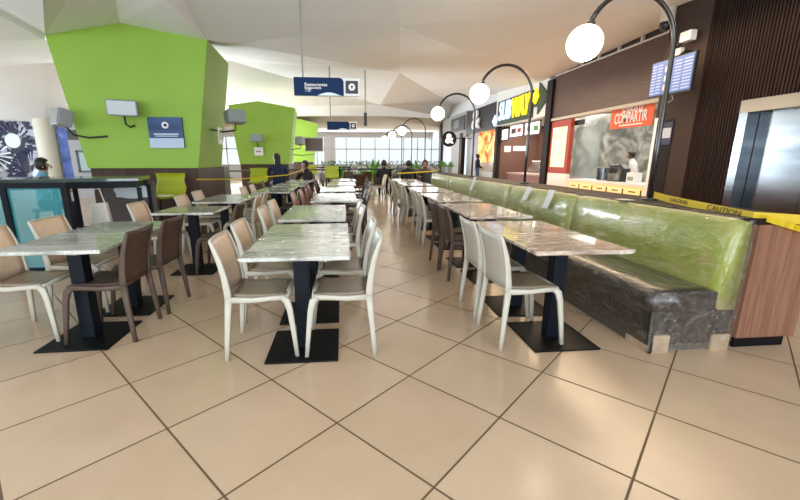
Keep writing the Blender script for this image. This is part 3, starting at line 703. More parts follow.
# structure of the shop row: back wall, dividers and ceilings
bm = BM(); box(bm, S+3.2, S+3.4, 7.5, 32, 0, 4.6)
struct('wall_back_of_shops', bm, 'wall').name = 'wall_right.001'
struct('wall_right.002', B(S+.22, S+.3, 7.3, 33, 2.95, 5.2), 'wall').name = 'wall_right.002'
t = thing('shop_fascia', 'long dark wood fascia board above the grilled food shop', 'fascia', (S, Y_A0, 2.66))
L_ = Y_A1-Y_A0
obj('cladding', B(0, .25, -1.4, L_, 0, 1.30), 'fascia', t)
bm = BM(); box(bm, -.03, .03, -1.4, L_, 1.30, 1.34); box(bm, -.03, .03, -1.4, L_, 1.56, 1.60)
k = -1.3
while k < L_: box(bm, -.03, .03, k, k+.06, 1.34, 1.56); k += .78
obj('vent_trim', bm, mat('light_trim', (.6, .58, .54), .5), t)
obj('vent_recess', B(.04, .25, -1.4, L_, 1.34, 1.56), mat('vent_brown', (.05, .03, .025), .8), t)
obj('lower_trim', B(-.03, .25, -1.4, L_, -.08, 0), mat('beige_trim', (.55, .50, .42), .6), t)
tag(obj('shop_pillar', B(S-.08, S+.3, Y_A1, Y_A1+.35, 0, 3.9), 'post_dark'), 'dark narrow pillar between the wood fascia and the sandwich shop', 'pillar')
# grey marble back of shop A
tag(obj('marble_backing', B(S+3.0, S+3.12, 7.6, 19.8, .0, 2.9), 'marble'), 'grey patterned stone wall behind the grilled food counter', 'panel')
tag(obj('shop_ceiling_panel', B(S+.3, S+3.0, 7.6, Y_A1+.2, 2.9, 3.0), 'wall'), 'pale ceiling panel inside the grilled food shop', 'ceiling panel')
tag(obj('shop_divider', B(S+.32, S+3.0, Y_A1+.05, Y_A1+.2, 0, 2.9), 'marble'), 'grey dividing wall beside the grilled food shop', 'wall')
t = thing('counter', 'white-topped counter with amber tiled front in the grilled food shop', 'counter', (S, 9.3, 0))
cl_ = Y_A1-9.3-1.3
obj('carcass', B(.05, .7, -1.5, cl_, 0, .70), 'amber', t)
obj('worktop', B(0, .75, -1.5, cl_, .70, .76), 'white', t)
bm = BM(); k = -1.3
while k < cl_: box(bm, .035, .05, k, k+.03, .45, .62); k += .62
obj('tile_marks', bm, 'ink', t)
bm = BM(); k = -1.1
while k < cl_: box(bm, .035, .05, k, k+.22, .55, .575); k += .62
obj('tile_words', bm, 'ink', t)
# red framed lit menu panel
t = thing('menu_lightbox', 'red-framed glowing orange menu panel left of the grill shop', 'menu board', (S, Y_A1-.55, 0))
obj('frame', B(.0, .12, -.62, .5, 0.9, 2.55), 'red', t)
obj('lit_face', B(-.01, 0, -.45, .38, 1.1, 2.35), tex(em('menu_face', (1, .62, .35), .8), ns=5, stops=[(.35, (.8, .25, .1)), (.6, (1, .8, .6))]), t)
obj('lower_panel', B(.0, .12, -.62, .5, 0, .9), 'white', t)
# COMPARTIR banner
pa, pb = at_x(612, 120, S+.1), at_x(652, 112, S+.1)
t = thing('promotion_banner', 'orange banner reading compartir hanging in the shop opening', 'banner', (S+.1, (pa.y+pb.y)/2, 0))
wB = abs(pa.y-pb.y)/2+.05
zb0, zb1 = at_x(611, 129.5, S+.1).z, at_x(612, 108, S+.1).z
obj('cloth', B(0, .02, -wB, wB, zb0, zb1), 'orange', t)
text_mesh('lettering', 'COMPARTIR', 'white', .36, Vector((-.012, 0, zb0+.42*(zb1-zb0))), (PI/2, 0, -PI/2), t, .004, xs=.82*wB/1.05, bold=.006)
text_mesh('lettering', 'EL PLACER DE', 'white', .19, Vector((-.012, -.05, zb0+.80*(zb1-zb0))), (PI/2, 0, -PI/2), t, .004, xs=.85*wB/1.05, bold=.004)
obj('underline', B(-.012, 0, -wB*.6, wB*.5, zb0+.05, zb0+.08), 'white', t)
for dy in (-wB*.8, wB*.8): obj('cord', tube(BM(), [(.01, dy, zb1), (.01, dy, 2.66)], .006, 6), 'ink', t)
# small dark sign CARLS-like
tag(obj('hanging_sign', B(S+.15, S+.2, Y_A1-1.55, Y_A1-1.05, 2.36, 2.5), 'ink'), 'small black sign hanging at the left of the shop opening', 'sign')
tag(obj('green_panel', B(S+.12, S+.18, Y_A1-.98, Y_A1-.72, 1.0, 2.5), mat('green_poster', (.25, .45, .15), .5)), 'narrow green poster beside the red menu panel', 'poster')
tag(obj('glass_screen', B(S+.3, S+.32, Y_A1-2.2, Y_A1-1.0, .78, 2.3), mat('bluish_glass', (.35, .45, .5), .1, alpha=.35)), 'bluish glass screen on the grill shop counter', 'screen')
# counter-top machines
for k, (yy, w_, h_, mt, lb, nm) in enumerate(((Y_A1-2.35, .3, .35, 'inox', 'steel kitchen canister on the grill shop counter', 'canister'), (Y_A1-3.0, .5, .4, 'dark', 'black machine on the grill shop counter', 'machine'), (Y_A1-3.6, .3, .25, 'white', 'white box on the grill shop counter', 'box'))):
    t = thing(nm, lb, nm, (S+.4, yy, .76)); bm = BM()
    if k == 1: sweep(bm, [(0, -w_/2, 0), (0, -w_/2, h_*.8), (0, -w_/4, h_), (0, w_/3, h_*.95), (0, w_/2, h_*.6)], [(.12, .07)]*5, (1, 0, 0)); obj('body', bm, mt, t); obj('tray', B(-.12, .12, -.3, .3, 0, .03), mt, t)
    elif k == 0: cyl(bm, (0, 0, h_/2), .14, h_, 18); obj('body', bm, mt, t); bm = BM(); cyl(bm, (0, 0, h_+.01), .15, .03, 18); obj('lid', bm, 'grey', t)
    else: obj('body', B(-.1, .1, -.15, .15, 0, h_), mt, t, bevel=.01); obj('label', B(-.104, -.1, -.1, .1, .05, .15), 'grey', t)

# Subway shop
t = thing('shop_front_wall', 'pale grey fascia wall behind the yellow sandwich shop sign', 'fascia', (S, Y_A1+.35, 0))
LB = Y_B1-Y_A1-.35
obj('fascia_panel', B(0, .2, 0, LB, 2.80, 4.3), mat('pale_grey_fascia', (.80, .78, .74), .7), t)
obj('side_post', B(0, .2, LB-.25, LB, 0, 2.8), 'post_dark', t)
obj('brick_back', B(2.0, 2.1, 0, LB, 0, 2.8), 'brick', t)
obj('interior_ceiling', B(.2, 2.0, 0, LB, 2.80, 2.86), 'wall', t)
sgn = thing('sandwich_shop_sign', 'lit white and yellow SUBWAY letter sign on the grey fascia', 'sign', (S-.14, 0, 0))
pa, pb = at_x(497, 113, S-.14), at_x(530, 105, S-.14)
yc = (pa.y+pb.y)/2; Wd = abs(pa.y-pb.y); zc = (pa.z+pb.z)/2
sgn.location.y = yc; sgn.location.z = zc
obj('backing', B(.03, .13, -Wd/2, Wd/2, -.48, .48), mat('dark_green_sign', (.02, .05, .02), .5), sgn)
sz = 1.05
text_mesh('white_letters', 'SUB', 'lit_blue', sz, Vector((0, Wd*.235, 0)), (PI/2, 0, -PI/2), sgn, .03, xs=Wd*.45/(sz*2.0), shear=.18, bold=.012)
text_mesh('yellow_letters', 'WAY', 'lit_yellow', sz, Vector((0, -Wd*.225, 0)), (PI/2, 0, -PI/2), sgn, .03, xs=Wd*.45/(sz*2.15), shear=.18, bold=.012)
obj('yellow_arrow', prism(BM(), [(.0, -Wd/2+.0, .30), (0, -Wd/2-.28, .36), (0, -Wd/2-.28, .50), (0, -Wd/2-.50, .22), (0, -Wd/2-.28, -.04), (0, -Wd/2-.28, .06), (0, -Wd/2+.0, .06)], (.08, 0, 0)), 'lit_yellow', sgn)
obj('arrow_backing', prism(BM(), [(.085, -Wd/2+.05, .33), (.085, -Wd/2-.40, .38), (.085, -Wd/2-.40, .66), (.085, -Wd/2-1.15, .12), (.085, -Wd/2-.40, -.40), (.085, -Wd/2-.40, -.12), (.085, -Wd/2+.05, -.12)], (.08, 0, 0)), mat('dark_green_back', (.02, .05, .02), .5), sgn)
obj('white_arrow', prism(BM(), [(0, Wd/2-.03, -.15), (0, Wd/2+.25, -.15), (0, Wd/2+.25, -.02), (0, Wd/2+.55, -.28), (0, Wd/2+.25, -.52), (0, Wd/2+.25, -.38), (0, Wd/2-.03, -.38)], (.06, 0, 0)), 'lit_blue', sgn)
# menu boards
def board(px0, py0, px1, py1, X, m_, label, parts=()):
    a = at_x(px0, py0, X); c = at_x(px1, py1, X)
    t = thing('menu_board', label, 'menu board', (X, (a.y+c.y)/2, min(a.z, c.z)), 0, 'menu boards over the sandwich counter')
    h = abs(a.y-c.y)/2; H_ = abs(a.z-c.z)
    obj('frame', B(0, .05, -h-.04, h+.04, -.04, H_+.04), 'dark', t); obj('lit_face', B(-.01, 0, -h, h, 0, H_), m_, t)
    for (u0, u1, w0, w1, mm) in parts: obj('picture', B(-.014, -.01, h-2*h*u1, h-2*h*u0, H_*w0, H_*w1), mm, t)
    return t
board(494.5, 141, 508, 129, S+.3, 'lit_white', 'leftmost lit menu board over the sandwich counter', [(.15, .85, .3, .36, 'ink'), (.15, .7, .55, .6, 'ink')])
board(510, 137, 523, 124, S+.3, 'lit_white', 'middle lit menu board with dark food picture', [(.1, .5, .25, .75, 'brick'), (.6, .9, .3, .7, 'red')])
board(525, 135, 540, 121, S+.3, 'lit_white', 'right lit menu board with a green food picture', [(.6, .95, .25, .7, 'leaf'), (.1, .4, .3, .7, 'tan')])
for nm_, c, lb in (('poster', (504, 152, 511, 146), 'small pinkish poster on the brick wall'), ('poster', (513, 151, 528, 146), 'small bluish poster strip on the brick wall')):
    a = at_y(c[0], c[1], Y_B1-.12); d = at_y(c[2], c[3], Y_B1-.12)
    tag(obj('poster', B(min(a.x, d.x), max(a.x, d.x), Y_B1-.13, Y_B1-.10, min(a.z, d.z), max(a.z, d.z)), mat('poster_'+lb[6:10], (.72, .62, .66) if 'pink' in lb else (.6, .68, .8), .6)), lb, 'poster')
t = thing('sandwich_counter', 'dark sandwich counter with a glass sneeze guard and red front', 'counter', (S+.4, (Y_A1+Y_B1)/2-.3, 0))
obj('carcass', B(0, .7, -2.2, 2.0, 0, .72), mat('grey_red_front', (.30, .16, .16), .5), t); obj('worktop', B(-.05, .75, -2.25, 2.0, .72, .78), mat('rosy_top', (.45, .32, .3), .4), t)
obj('sneeze_guard', prism(BM(), [(-.02, -2.2, .78), (-.02, .3, .78), (.3, .3, 1.25), (.3, -2.2, 1.25)], (.01, 0, 0)), 'glass', t)
obj('guard_rail', B(.28, .33, -2.2, .35, 1.25, 1.30), 'white', t)
obj('equipment', B(.45, .72, -1.9, -.4, .78, 1.15), 'dark', t)
# third shop: black sign with ampersand, orange interior
t = thing('shop_front_wall', 'black fascia of the shop with the white ampersand sign', 'fascia', (S, Y_B1, 0))
LC = Y_C1-Y_B1+1.5
obj('fascia_panel', B(0, .2, .05, LC-1.1, 2.72, 3.9), mat('black_fascia', (.03, .03, .035), .3), t)
obj('side_post', B(-.02, .2, LC-.5, LC, 0, 2.85), 'post_dark', t)
obj('divider', B(.2, 2.1, -.1, .04, 0, 2.85), 'brick', t)
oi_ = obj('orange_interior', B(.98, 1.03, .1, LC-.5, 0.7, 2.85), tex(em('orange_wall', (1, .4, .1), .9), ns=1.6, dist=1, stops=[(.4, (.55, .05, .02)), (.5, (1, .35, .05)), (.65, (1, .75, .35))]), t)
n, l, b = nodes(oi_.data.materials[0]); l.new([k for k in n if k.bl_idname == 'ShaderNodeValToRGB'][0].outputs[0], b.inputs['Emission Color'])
text_mesh('ampersand', '&', 'white', 1.35, Vector((-.08, (at_x(478, 110, S).y-Y_B1), 3.30)), (PI/2, 0, -PI/2), t, .04, xs=1.5, bold=.02)
t = thing('display_counter', 'white glass display counter under the orange shop wall', 'counter', (S+.3, (Y_B1+Y_C1)/2, 0))
obj('carcass', B(0, .6, -1.6, 1.6, 0, .75), 'white', t); obj('display_glass', B(.05, .55, -1.5, 1.5, .75, 1.2), mat('pale_display', (.6, .7, .7), .1, alpha=.6), t)
# further fascia and pillars
t = thing('shop_front_wall', 'grey shop front with dark sign beyond the ampersand shop', 'fascia', (S, Y_B1+LC, 0))
obj('fascia_panel', B(.02, .2, -1.1, 4.5, 2.6, 4.0), mat('grey_upper_front', (.42, .40, .38), .6), t)
obj('dark_sign', B(-.04, .02, -.9, 1.9, 3.0, 3.8), mat('dark_grey_sign', (.06, .06, .07), .4), t); obj('front_panel', B(0, .2, 0, 1.8, 0, 2.6), mat('grey_front', (.48, .45, .42), .6), t)
obj('picture_panel', B(-.06, -.04, .1, 1.2, 3.2, 3.65), mat('smoky_panel', (.25, .26, .28), .4), t)
obj('dark_post', B(-.05, .2, 4.3, 4.9, 0, 4.2), 'post_dark', t)
obj('shop_glass', B(.05, .08, 1.8, 4.3, 0, 2.6), mat('blue_glass_front', (.45, .6, .68), .1, alpha=.5), t)
a = at_y(449, 139, 22.0)
t = thing('round_sign', 'round black hanging sign with a white ampersand', 'sign', a)
bm = BM(); cyl(bm, (0, 0, 0), .42, .08, 32, M4=Matrix.Rotation(PI/2, 4, 'X')); obj('disc', bm, 'ink', t)
text_mesh('ampersand', '&', 'lit_white', .7, Vector((0, -.05, 0)), (PI/2, 0, 0), t, .01, bold=.02)
obj('bracket', B(-.02, 1.3, -.02, .02, .02, .06), 'ink', t)
# plants behind the bench
def plant(x, y, z, s, label):
    t = thing('potted_plant', label, 'plant', (x, y, z))
    bm = BM(); cyl(bm, (0, 0, .09), .13*s, .18, 18, r2=.16*s); obj('pot', bm, 'grey', t)
    bm = BM()
    for k in range(90):
        a = random.uniform(0, 2*PI); el = random.uniform(.1, 1.3); r_ = random.uniform(.15, .42)*s
        c = Vector((math.cos(a)*math.cos(el)*r_, math.sin(a)*math.cos(el)*r_, .16+math.sin(el)*r_))
        d = c.normalized(); sd = d.cross(Vector((0, 0, 1))).normalized()*.035*s; up_ = Vector((0, 0, .02))
        q = [c-d*.07*s, c+sd+up_, c+d*.09*s, c-sd+up_]
        bm.faces.new([bm.verts.new(p) for p in q])
    obj('foliage', bm, 'leaf', t); return t
plant(3.1, 11.2, .945, .40, 'leafy green plant on the low wall behind the far benches, nearer one')
plant(3.1, 11.95, .945, .42, 'leafy green plant on the low wall behind the far benches, farther one')

# warm lamps of the shops
area('grill_shop_ceiling_lamps', (S+1.4, 11.2, 2.85), (0, 0, 0), 1.5, 5, 110, (1, .95, .88))
area('sandwich_shop_ceiling_lamps', (S+1.0, (Y_A1+Y_B1)/2, 2.75), (0, 0, 0), 1, 3.6, 150, (1, .85, .7))

# ------------------------------------------------------------------ signs hanging, monitors on the columns
def hang_sign(px0, py0, px1, py1, Y, rodpx, rodpy, label, txt):
    a = at_y(px0, py0, Y); c = at_y(px1, py1, Y); w = c.x-a.x; h = a.z-c.z
    t = thing('hanging_sign', label, 'sign', ((a.x+c.x)/2, Y, c.z))
    obj('white_board', B(-w/2, w/2, 0, .05, 0, h), 'white', t, bevel=.005)
    r = .10*h/.3
    obj('blue_panel', prism(BM(), [(-w/2, -.012, 0), (w*.25, -.012, 0), (w*.25, -.012, h*.8), (w*.23, -.012, h*.93), (w*.19, -.012, h), (-w/2, -.012, h)], (0, .012, 0)), 'navy', t)
    obj('icon_tile', B(w*.28, w*.47, -.012, 0, h*.15, h*.85), 'dark', t, bevel=.01)
    bm = BM(); cyl(bm, (w*.375, -.018, h*.5), h*.2, .012, 20, M4=Matrix.Rotation(PI/2, 4, 'X')); obj('icon', bm, 'white', t)
    obj('icon_mark', prism(BM(), [(w*.375-h*.08, -.028, h*.56), (w*.375+h*.08, -.028, h*.56), (w*.375, -.028, h*.38)], (0, .006, 0)), 'dark', t)
    pts = [(-w*.15+w*.40*u, -.017, h*(.02+.17*math.sin(PI*min(1, u*1.15)))) for u in [k/10 for k in range(11)]]
    obj('white_swoosh', prism(BM(), [(-w*.15, -.017, h*.01)]+pts[1:10]+[(w*.25, -.017, h*.01)], (0, .004, 0)), 'cloud', t)
    if txt:
        for k, (s, zz, sz_) in enumerate((('Restaurantes', .60, .20), ('Restaurants', .43, .16), ('\u9910\u5385', .27, .15))):
            text_mesh('lettering', s, 'white', h*sz_*1.25, Vector((-w*.34, -.018, h*zz)), (PI/2, 0, 0), t, .001, align='LEFT', bold=.001)
    zt = at_y(rodpx, rodpy, Y)
    for xx in ([zt.x-(a.x+c.x)/2]):
        obj('rod', tube(BM(), [(xx, .025, h), (xx, .025, zt.z-c.z+(.5 if Y < 8 else 1.3))], .012 if Y < 8 else .02, 8), 'grey', t)
    return t
hang_sign(293.5, 77, 360, 96.5, 6.0, 301, 36, 'nearer hanging blue sign with white lettering and round icon', True)
hang_sign(327, 121.5, 357, 130, 13.0, 330, 100, 'farther small hanging blue sign with round icon', False)
a = at_y(365, 70, 13); c = at_y(365, 126, 13)
t = thing('pendant_rod', 'thin hanging rod with a dark cylinder at its end', 'pendant', (a.x, 13, c.z)); obj('cylinder', tube(BM(), [(0, 0, 0), (0, 0, .40)], .05, 12), 'dark', t); obj('rod', tube(BM(), [(0, 0, .4), (0, 0, a.z-c.z)], .02, 8), 'grey', t)

def monitor(loc, w, h, d, yaw, tilt, label, scr_m='screen', arm=(0, .25, -.1)):
    t = thing('monitor', label, 'monitor', loc, yaw, 'monitors on arms around the green columns')
    R4 = Matrix.Rotation(tilt, 4, 'X')
    bm = BM(); box(bm, -w/2, w/2, -d/2, d/2, -h/2, h/2, M4=R4); obj('case', bm, 'grey', t, bevel=.02)
    bm = BM(); box(bm, -w*.45, w*.45, -d/2-.008, -d/2, -h*.42, h*.42, M4=R4); obj('display', bm, scr_m, t)
    obj('wall_arm', tube(BM(), [(0, 0, -h/2+.04), (0, arm[1]*.2, -h/2-.12), (arm[0]*.5, arm[1]*.5, -h/2-.16), (arm[0], arm[1], -h/2-.12)], .016, 8), 'dark', t)
    return t
monitor(at_y(123, 108, 6.9), .42, .24, .28, math.radians(20), math.radians(6), 'box monitor on the front face of the near green column', arm=(.1, .3, 0))
monitor(at_y(62, 118, 6.9), .30, .26, .2, math.radians(-38), math.radians(-14), 'monitor on an arm at the left edge of the near green column', arm=(.2, .58, 0))
monitor(at_y(235, 117, 8.0), .34, .24, .26, math.radians(35), math.radians(-8), 'monitor on an arm at the right side of the near green column', arm=(-.45, .1, 0))
monitor(at_y(256.5, 138, 15.0), .42, .27, .25, 0, 0, 'monitor on the front face of the second green column', arm=(0, .3, 0))
monitor(at_y(300, 141, 15.6), .34, .3, .2, math.radians(-30), math.radians(-10), 'monitor on an arm right of the second green column', arm=(-.8, .1, 0))
t = monitor(at_y(314, 144.5, 17.0), .76, .56, .08, 0, 0, 'flat brown monitor hanging before the farthest green column', mat('brown_screen', (.09, .045, .03), .3), arm=(-1.1, -.25, 0))
# posters on the columns
t = thing('poster_board', 'blue poster board with white emblem on the near green column', 'poster', at_y(168, 148, 7.15))
bm = BM(); obj('board', B(-.28, .27, 0, .05, 0, .50), tex(mat('blue_poster', (.06, .15, .35), .5), scale=(.4, 1, 2.2), ns=2, stops=[(.35, (.012, .045, .15)), (.65, (.06, .13, .30))]), t)
obj('lower_band', B(-.28, .27, -.006, 0, 0, .16), mat('pale_blue_band', (.50, .62, .78), .5), t)
bm = BM(); cyl(bm, (0, -.008, .37), .055, .01, 24, M4=Matrix.Rotation(PI/2, 4, 'X')); obj('emblem', bm, 'white', t)
bm = BM(); cyl(bm, (.005, -.014, .37), .025, .01, 16, M4=Matrix.Rotation(PI/2, 4, 'X')); obj('emblem_mark', bm, 'navy', t)
bm = BM(); box(bm, -.20, .20, -.005, 0, .22, .235); box(bm, -.18, .18, -.005, 0, .19, .20); obj('text_lines', bm, 'cloud', t)
o = thing('notice_sheet', 'white notice on the right flank of the near green column', 'notice', (-2.29, 7.9, 1.62)); obj('sheet', B(0, .01, -.11, .11, 0, .3), 'white', o); obj('print', B(.01, .014, -.07, .07, .08, .22), 'grey', o)
o = thing('notice_sheet', 'white notice on the front of the second green column', 'notice', at_y(259, 155.5, 15.22)); obj('sheet', B(-.16, .16, 0, .02, 0, .30), 'white', o); obj('print', B(-.09, .09, -.006, 0, .12, .17), 'grey', o)

# ------------------------------------------------------------------ green bar stools
def stool(loc, rz, label, s=1):
    t = thing('bar_stool', label, 'stool', loc, rz, 'lime green high stools')
    bm = BM(); g = 8; path = [(-.20, .76), (-.17, .745), (0, .74), (.13, .755), (.19, .80), (.215, .90), (.225, 1.0), (.235, 1.12)]; fr_, bk = [], []
    for k, (y, z) in enumerate(path):
        w = .21 if k < 4 else (.235 if k < 6 else .19+.02*(k-5))
        for j in range(g+1):
            v = 2*j/g-1
            fr_.append(bm.verts.new((v*w, y-.02*(1-v*v)*(k > 4)*-1, z+.03*v*v*(k < 5)))); bk.append(bm.verts.new((v*w, y+.02+.02*(1-v*v)*(k > 4), z-.018+.03*v*v*(k < 5))))
    I = lambda i, j: i*(g+1)+j
    for i in range(len(path)-1):
        for j in range(g):
            bm.faces.new((fr_[I(i, j)], fr_[I(i, j+1)], fr_[I(i+1, j+1)], fr_[I(i+1, j)])); bm.faces.new((bk[I(i, j)], bk[I(i+1, j)], bk[I(i+1, j+1)], bk[I(i, j+1)]))
    n_ = len(path)-1
    for i in range(n_):
        bm.faces.new((fr_[I(i, 0)], fr_[I(i+1, 0)], bk[I(i+1, 0)], bk[I(i, 0)])); bm.faces.new((fr_[I(i, g)], bk[I(i, g)], bk[I(i+1, g)], fr_[I(i+1, g)]))
    for j in range(g): bm.faces.new((fr_[I(0, j)], bk[I(0, j)], bk[I(0, j+1)], fr_[I(0, j+1)])); bm.faces.new((fr_[I(n_, j)], fr_[I(n_, j+1)], bk[I(n_, j+1)], bk[I(n_, j)]))
    obj('seat_shell', bm, 'olive', t, True)
    for sx_ in (-1, 1):
        for sy_ in (-1, 1): obj('leg', tube(BM(), [(.17*sx_, .15*sy_, .735), (.21*sx_, .20*sy_, 0)], .012, 8), 'steel_black', t)
    obj('footring', tube(BM(), [(.2, .19, .28), (-.2, .19, .28), (-.2, -.19, .28), (.2, -.19, .28), (.2, .19, .28)], .009, 6), 'steel_black', t)
    return t
s0 = stool((-2.81, 6.55, 0), 0, 'lime green bar stool against the near column base')
o = obj('white_sheet', B(-2.95, -2.68, 6.33, 6.50, .778, .79), 'white'); tag(o, 'white sheet lying on the seat of the near lime stool', 'sheet')
dup(s0, (-2.22, 10.6, 0), 0, 'lime green bar stool before the second green column')
dup(s0, (-.35, 13.2, 0), 0, 'lime green bar stool right of the dark-clothed seated person')
dup(s0, (-1.25, 17.5, 0), .4, 'small distant lime green bar stool by the farthest column')

# high tables in the far part
def high_table(loc, w, label, col='dark'):
    t = thing('high_table', label, 'table', loc, 0, 'dark high tables in the far part of the hall')
    obj('tabletop', B(-w/2, w/2, -.35, .35, .96, 1.0), col, t)
    for sx_ in (-1, 1): obj('leg', B(sx_*(w/2-.1)-.03, sx_*(w/2-.1)+.03, -.03, .03, 0, .96), 'steel_black', t)
    return t
high_table((-3.3, 13.2, 0), 1.8, 'dark high table before the second column base', 'brown_panel')
high_table((-1.3, 14.6, 0), 1.8, 'dark high table between the second column and the aisle', 'brown_panel')
high_table((.9, 15.5, 0), 2.2, 'dark high table in the middle before the far windows', 'steel_blue')
high_table((-.6, 19.5, 0), 2.0, 'farthest dark high table at the window side', 'steel_blue')
t = thing('cabinet', 'grey-green cabinet standing between the two nearest columns', 'cabinet', (-3.55, 11.4, 0)); obj('body', B(-.35, .35, -.25, .25, 0, 1.15), mat('grey_green_cabinet', (.12, .14, .13), .5), t); obj('door', B(-.32, .32, -.27, -.25, .06, 1.1), mat('grey_green_door', (.16, .18, .17), .5), t); obj('handle', B(.24, .27, -.29, -.27, .5, .7), 'grey', t.children[-1])
plant(1.6, 20.5, 0, 2.6, 'big leafy plant in the centre before the far windows')
plant(3.9, 21.5, 0, 2.4, 'big leafy plant right of the aisle before the far windows')
plant(-.2, 24, 0, 2.2, 'leafy plant by the farthest green column')
# planter hedge of shrubs
t = thing('planter', 'long low planter box full of shrubs at the far windows', 'planter', (2.6, 25, 0)); obj('trough', B(-4, 4, -.3, .3, 0, .55), 'grey', t)
bm = BM()
for k in range(900):
    c = Vector((random.uniform(-3.9, 3.9), random.uniform(-.3, .3), random.uniform(.5, 1.25))); d = Vector((random.uniform(-1, 1), random.uniform(-1, 1), random.uniform(-.3, 1))).normalized()*.12; s_ = d.cross(Vector((.3, .2, 1))).normalized()*.05
    bm.faces.new([bm.verts.new(p) for p in (c-d, c+s_, c+d, c-s_)])
o = obj('foliage', bm, tex(mat('grey_green_leaves', (.1, .2, .12), .6), ns=3, stops=[(.3, (.05, .12, .07)), (.7, (.2, .32, .24))]), t)
# more dining sets far away on both sides of the aisle
for k, (x, y, kd) in enumerate([(.55, 13.3, 'brown'), (1.2, 13.4, 'tan'), (.5, 14.2, 'brown'), (1.3, 14.6, 'brown'), (2.0, 13.3, 'brown'), (2.2, 16.5, 'tan'), (1.0, 17.2, 'brown'), (.2, 17.0, 'brown'), (1.9, 18.2, 'tan')]):
    chair(kd, x, y, 'EWNS'[k % 4], f'small distant {KN[kd]}, ' + ['left edge of the aisle end', 'right edge of the aisle end', 'behind the fifth central tables', 'beyond the fifth bench tables', 'by the far end of the benches', 'under the distant globe lamps', 'at the farther dark high table', 'left of the farther high table', 'before the big far plant'][k], 'chairs in the far part of the hall', 20)

# ------------------------------------------------------------------ people
def skinned(name, chains, m_, parent, sub=1):
    """chains: list of lists of (point, radius); first point of later chains joins the nearest existing vertex"""
    vs_, es, rad = [], [], []
    for ch in chains:
        prev = None
        for (p, r) in ch:
            p = Vector(p); hit = None
            for i, q in enumerate(vs_):
                if (q-p).length < 1e-4: hit = i
            if hit is None: vs_.append(p); rad.append(r); hit = len(vs_)-1
            if prev is not None and prev != hit: es.append((prev, hit))
            prev = hit
    me = bpy.data.meshes.new(name); bm = bmesh.new(); lay = bm.verts.layers.skin.verify()
    bv = [bm.verts.new(v) for v in vs_]
    for i, v in enumerate(bv): v[lay].radius = rad[i] if isinstance(rad[i], tuple) else (rad[i], rad[i]); v[lay].use_root = (i == 0)
    for a, c in es: bm.edges.new((bv[a], bv[c]))
    bm.to_mesh(me); bm.free()
    o = bpy.data.objects.new(name, me); C.objects.link(o); o.parent = parent; me.materials.append(M[m_])
    md = o.modifiers.new('skin', 'SKIN'); md.use_smooth_shade = True
    s_ = o.modifiers.new('sub', 'SUBSURF'); s_.levels = sub; s_.render_levels = sub
    dg = bpy.context.evaluated_depsgraph_get(); me2 = bpy.data.meshes.new_from_object(o.evaluated_get(dg))
    o.modifiers.clear(); o.data = me2; me2.name = name
    for p in me2.polygons: p.use_smooth = True
    return o
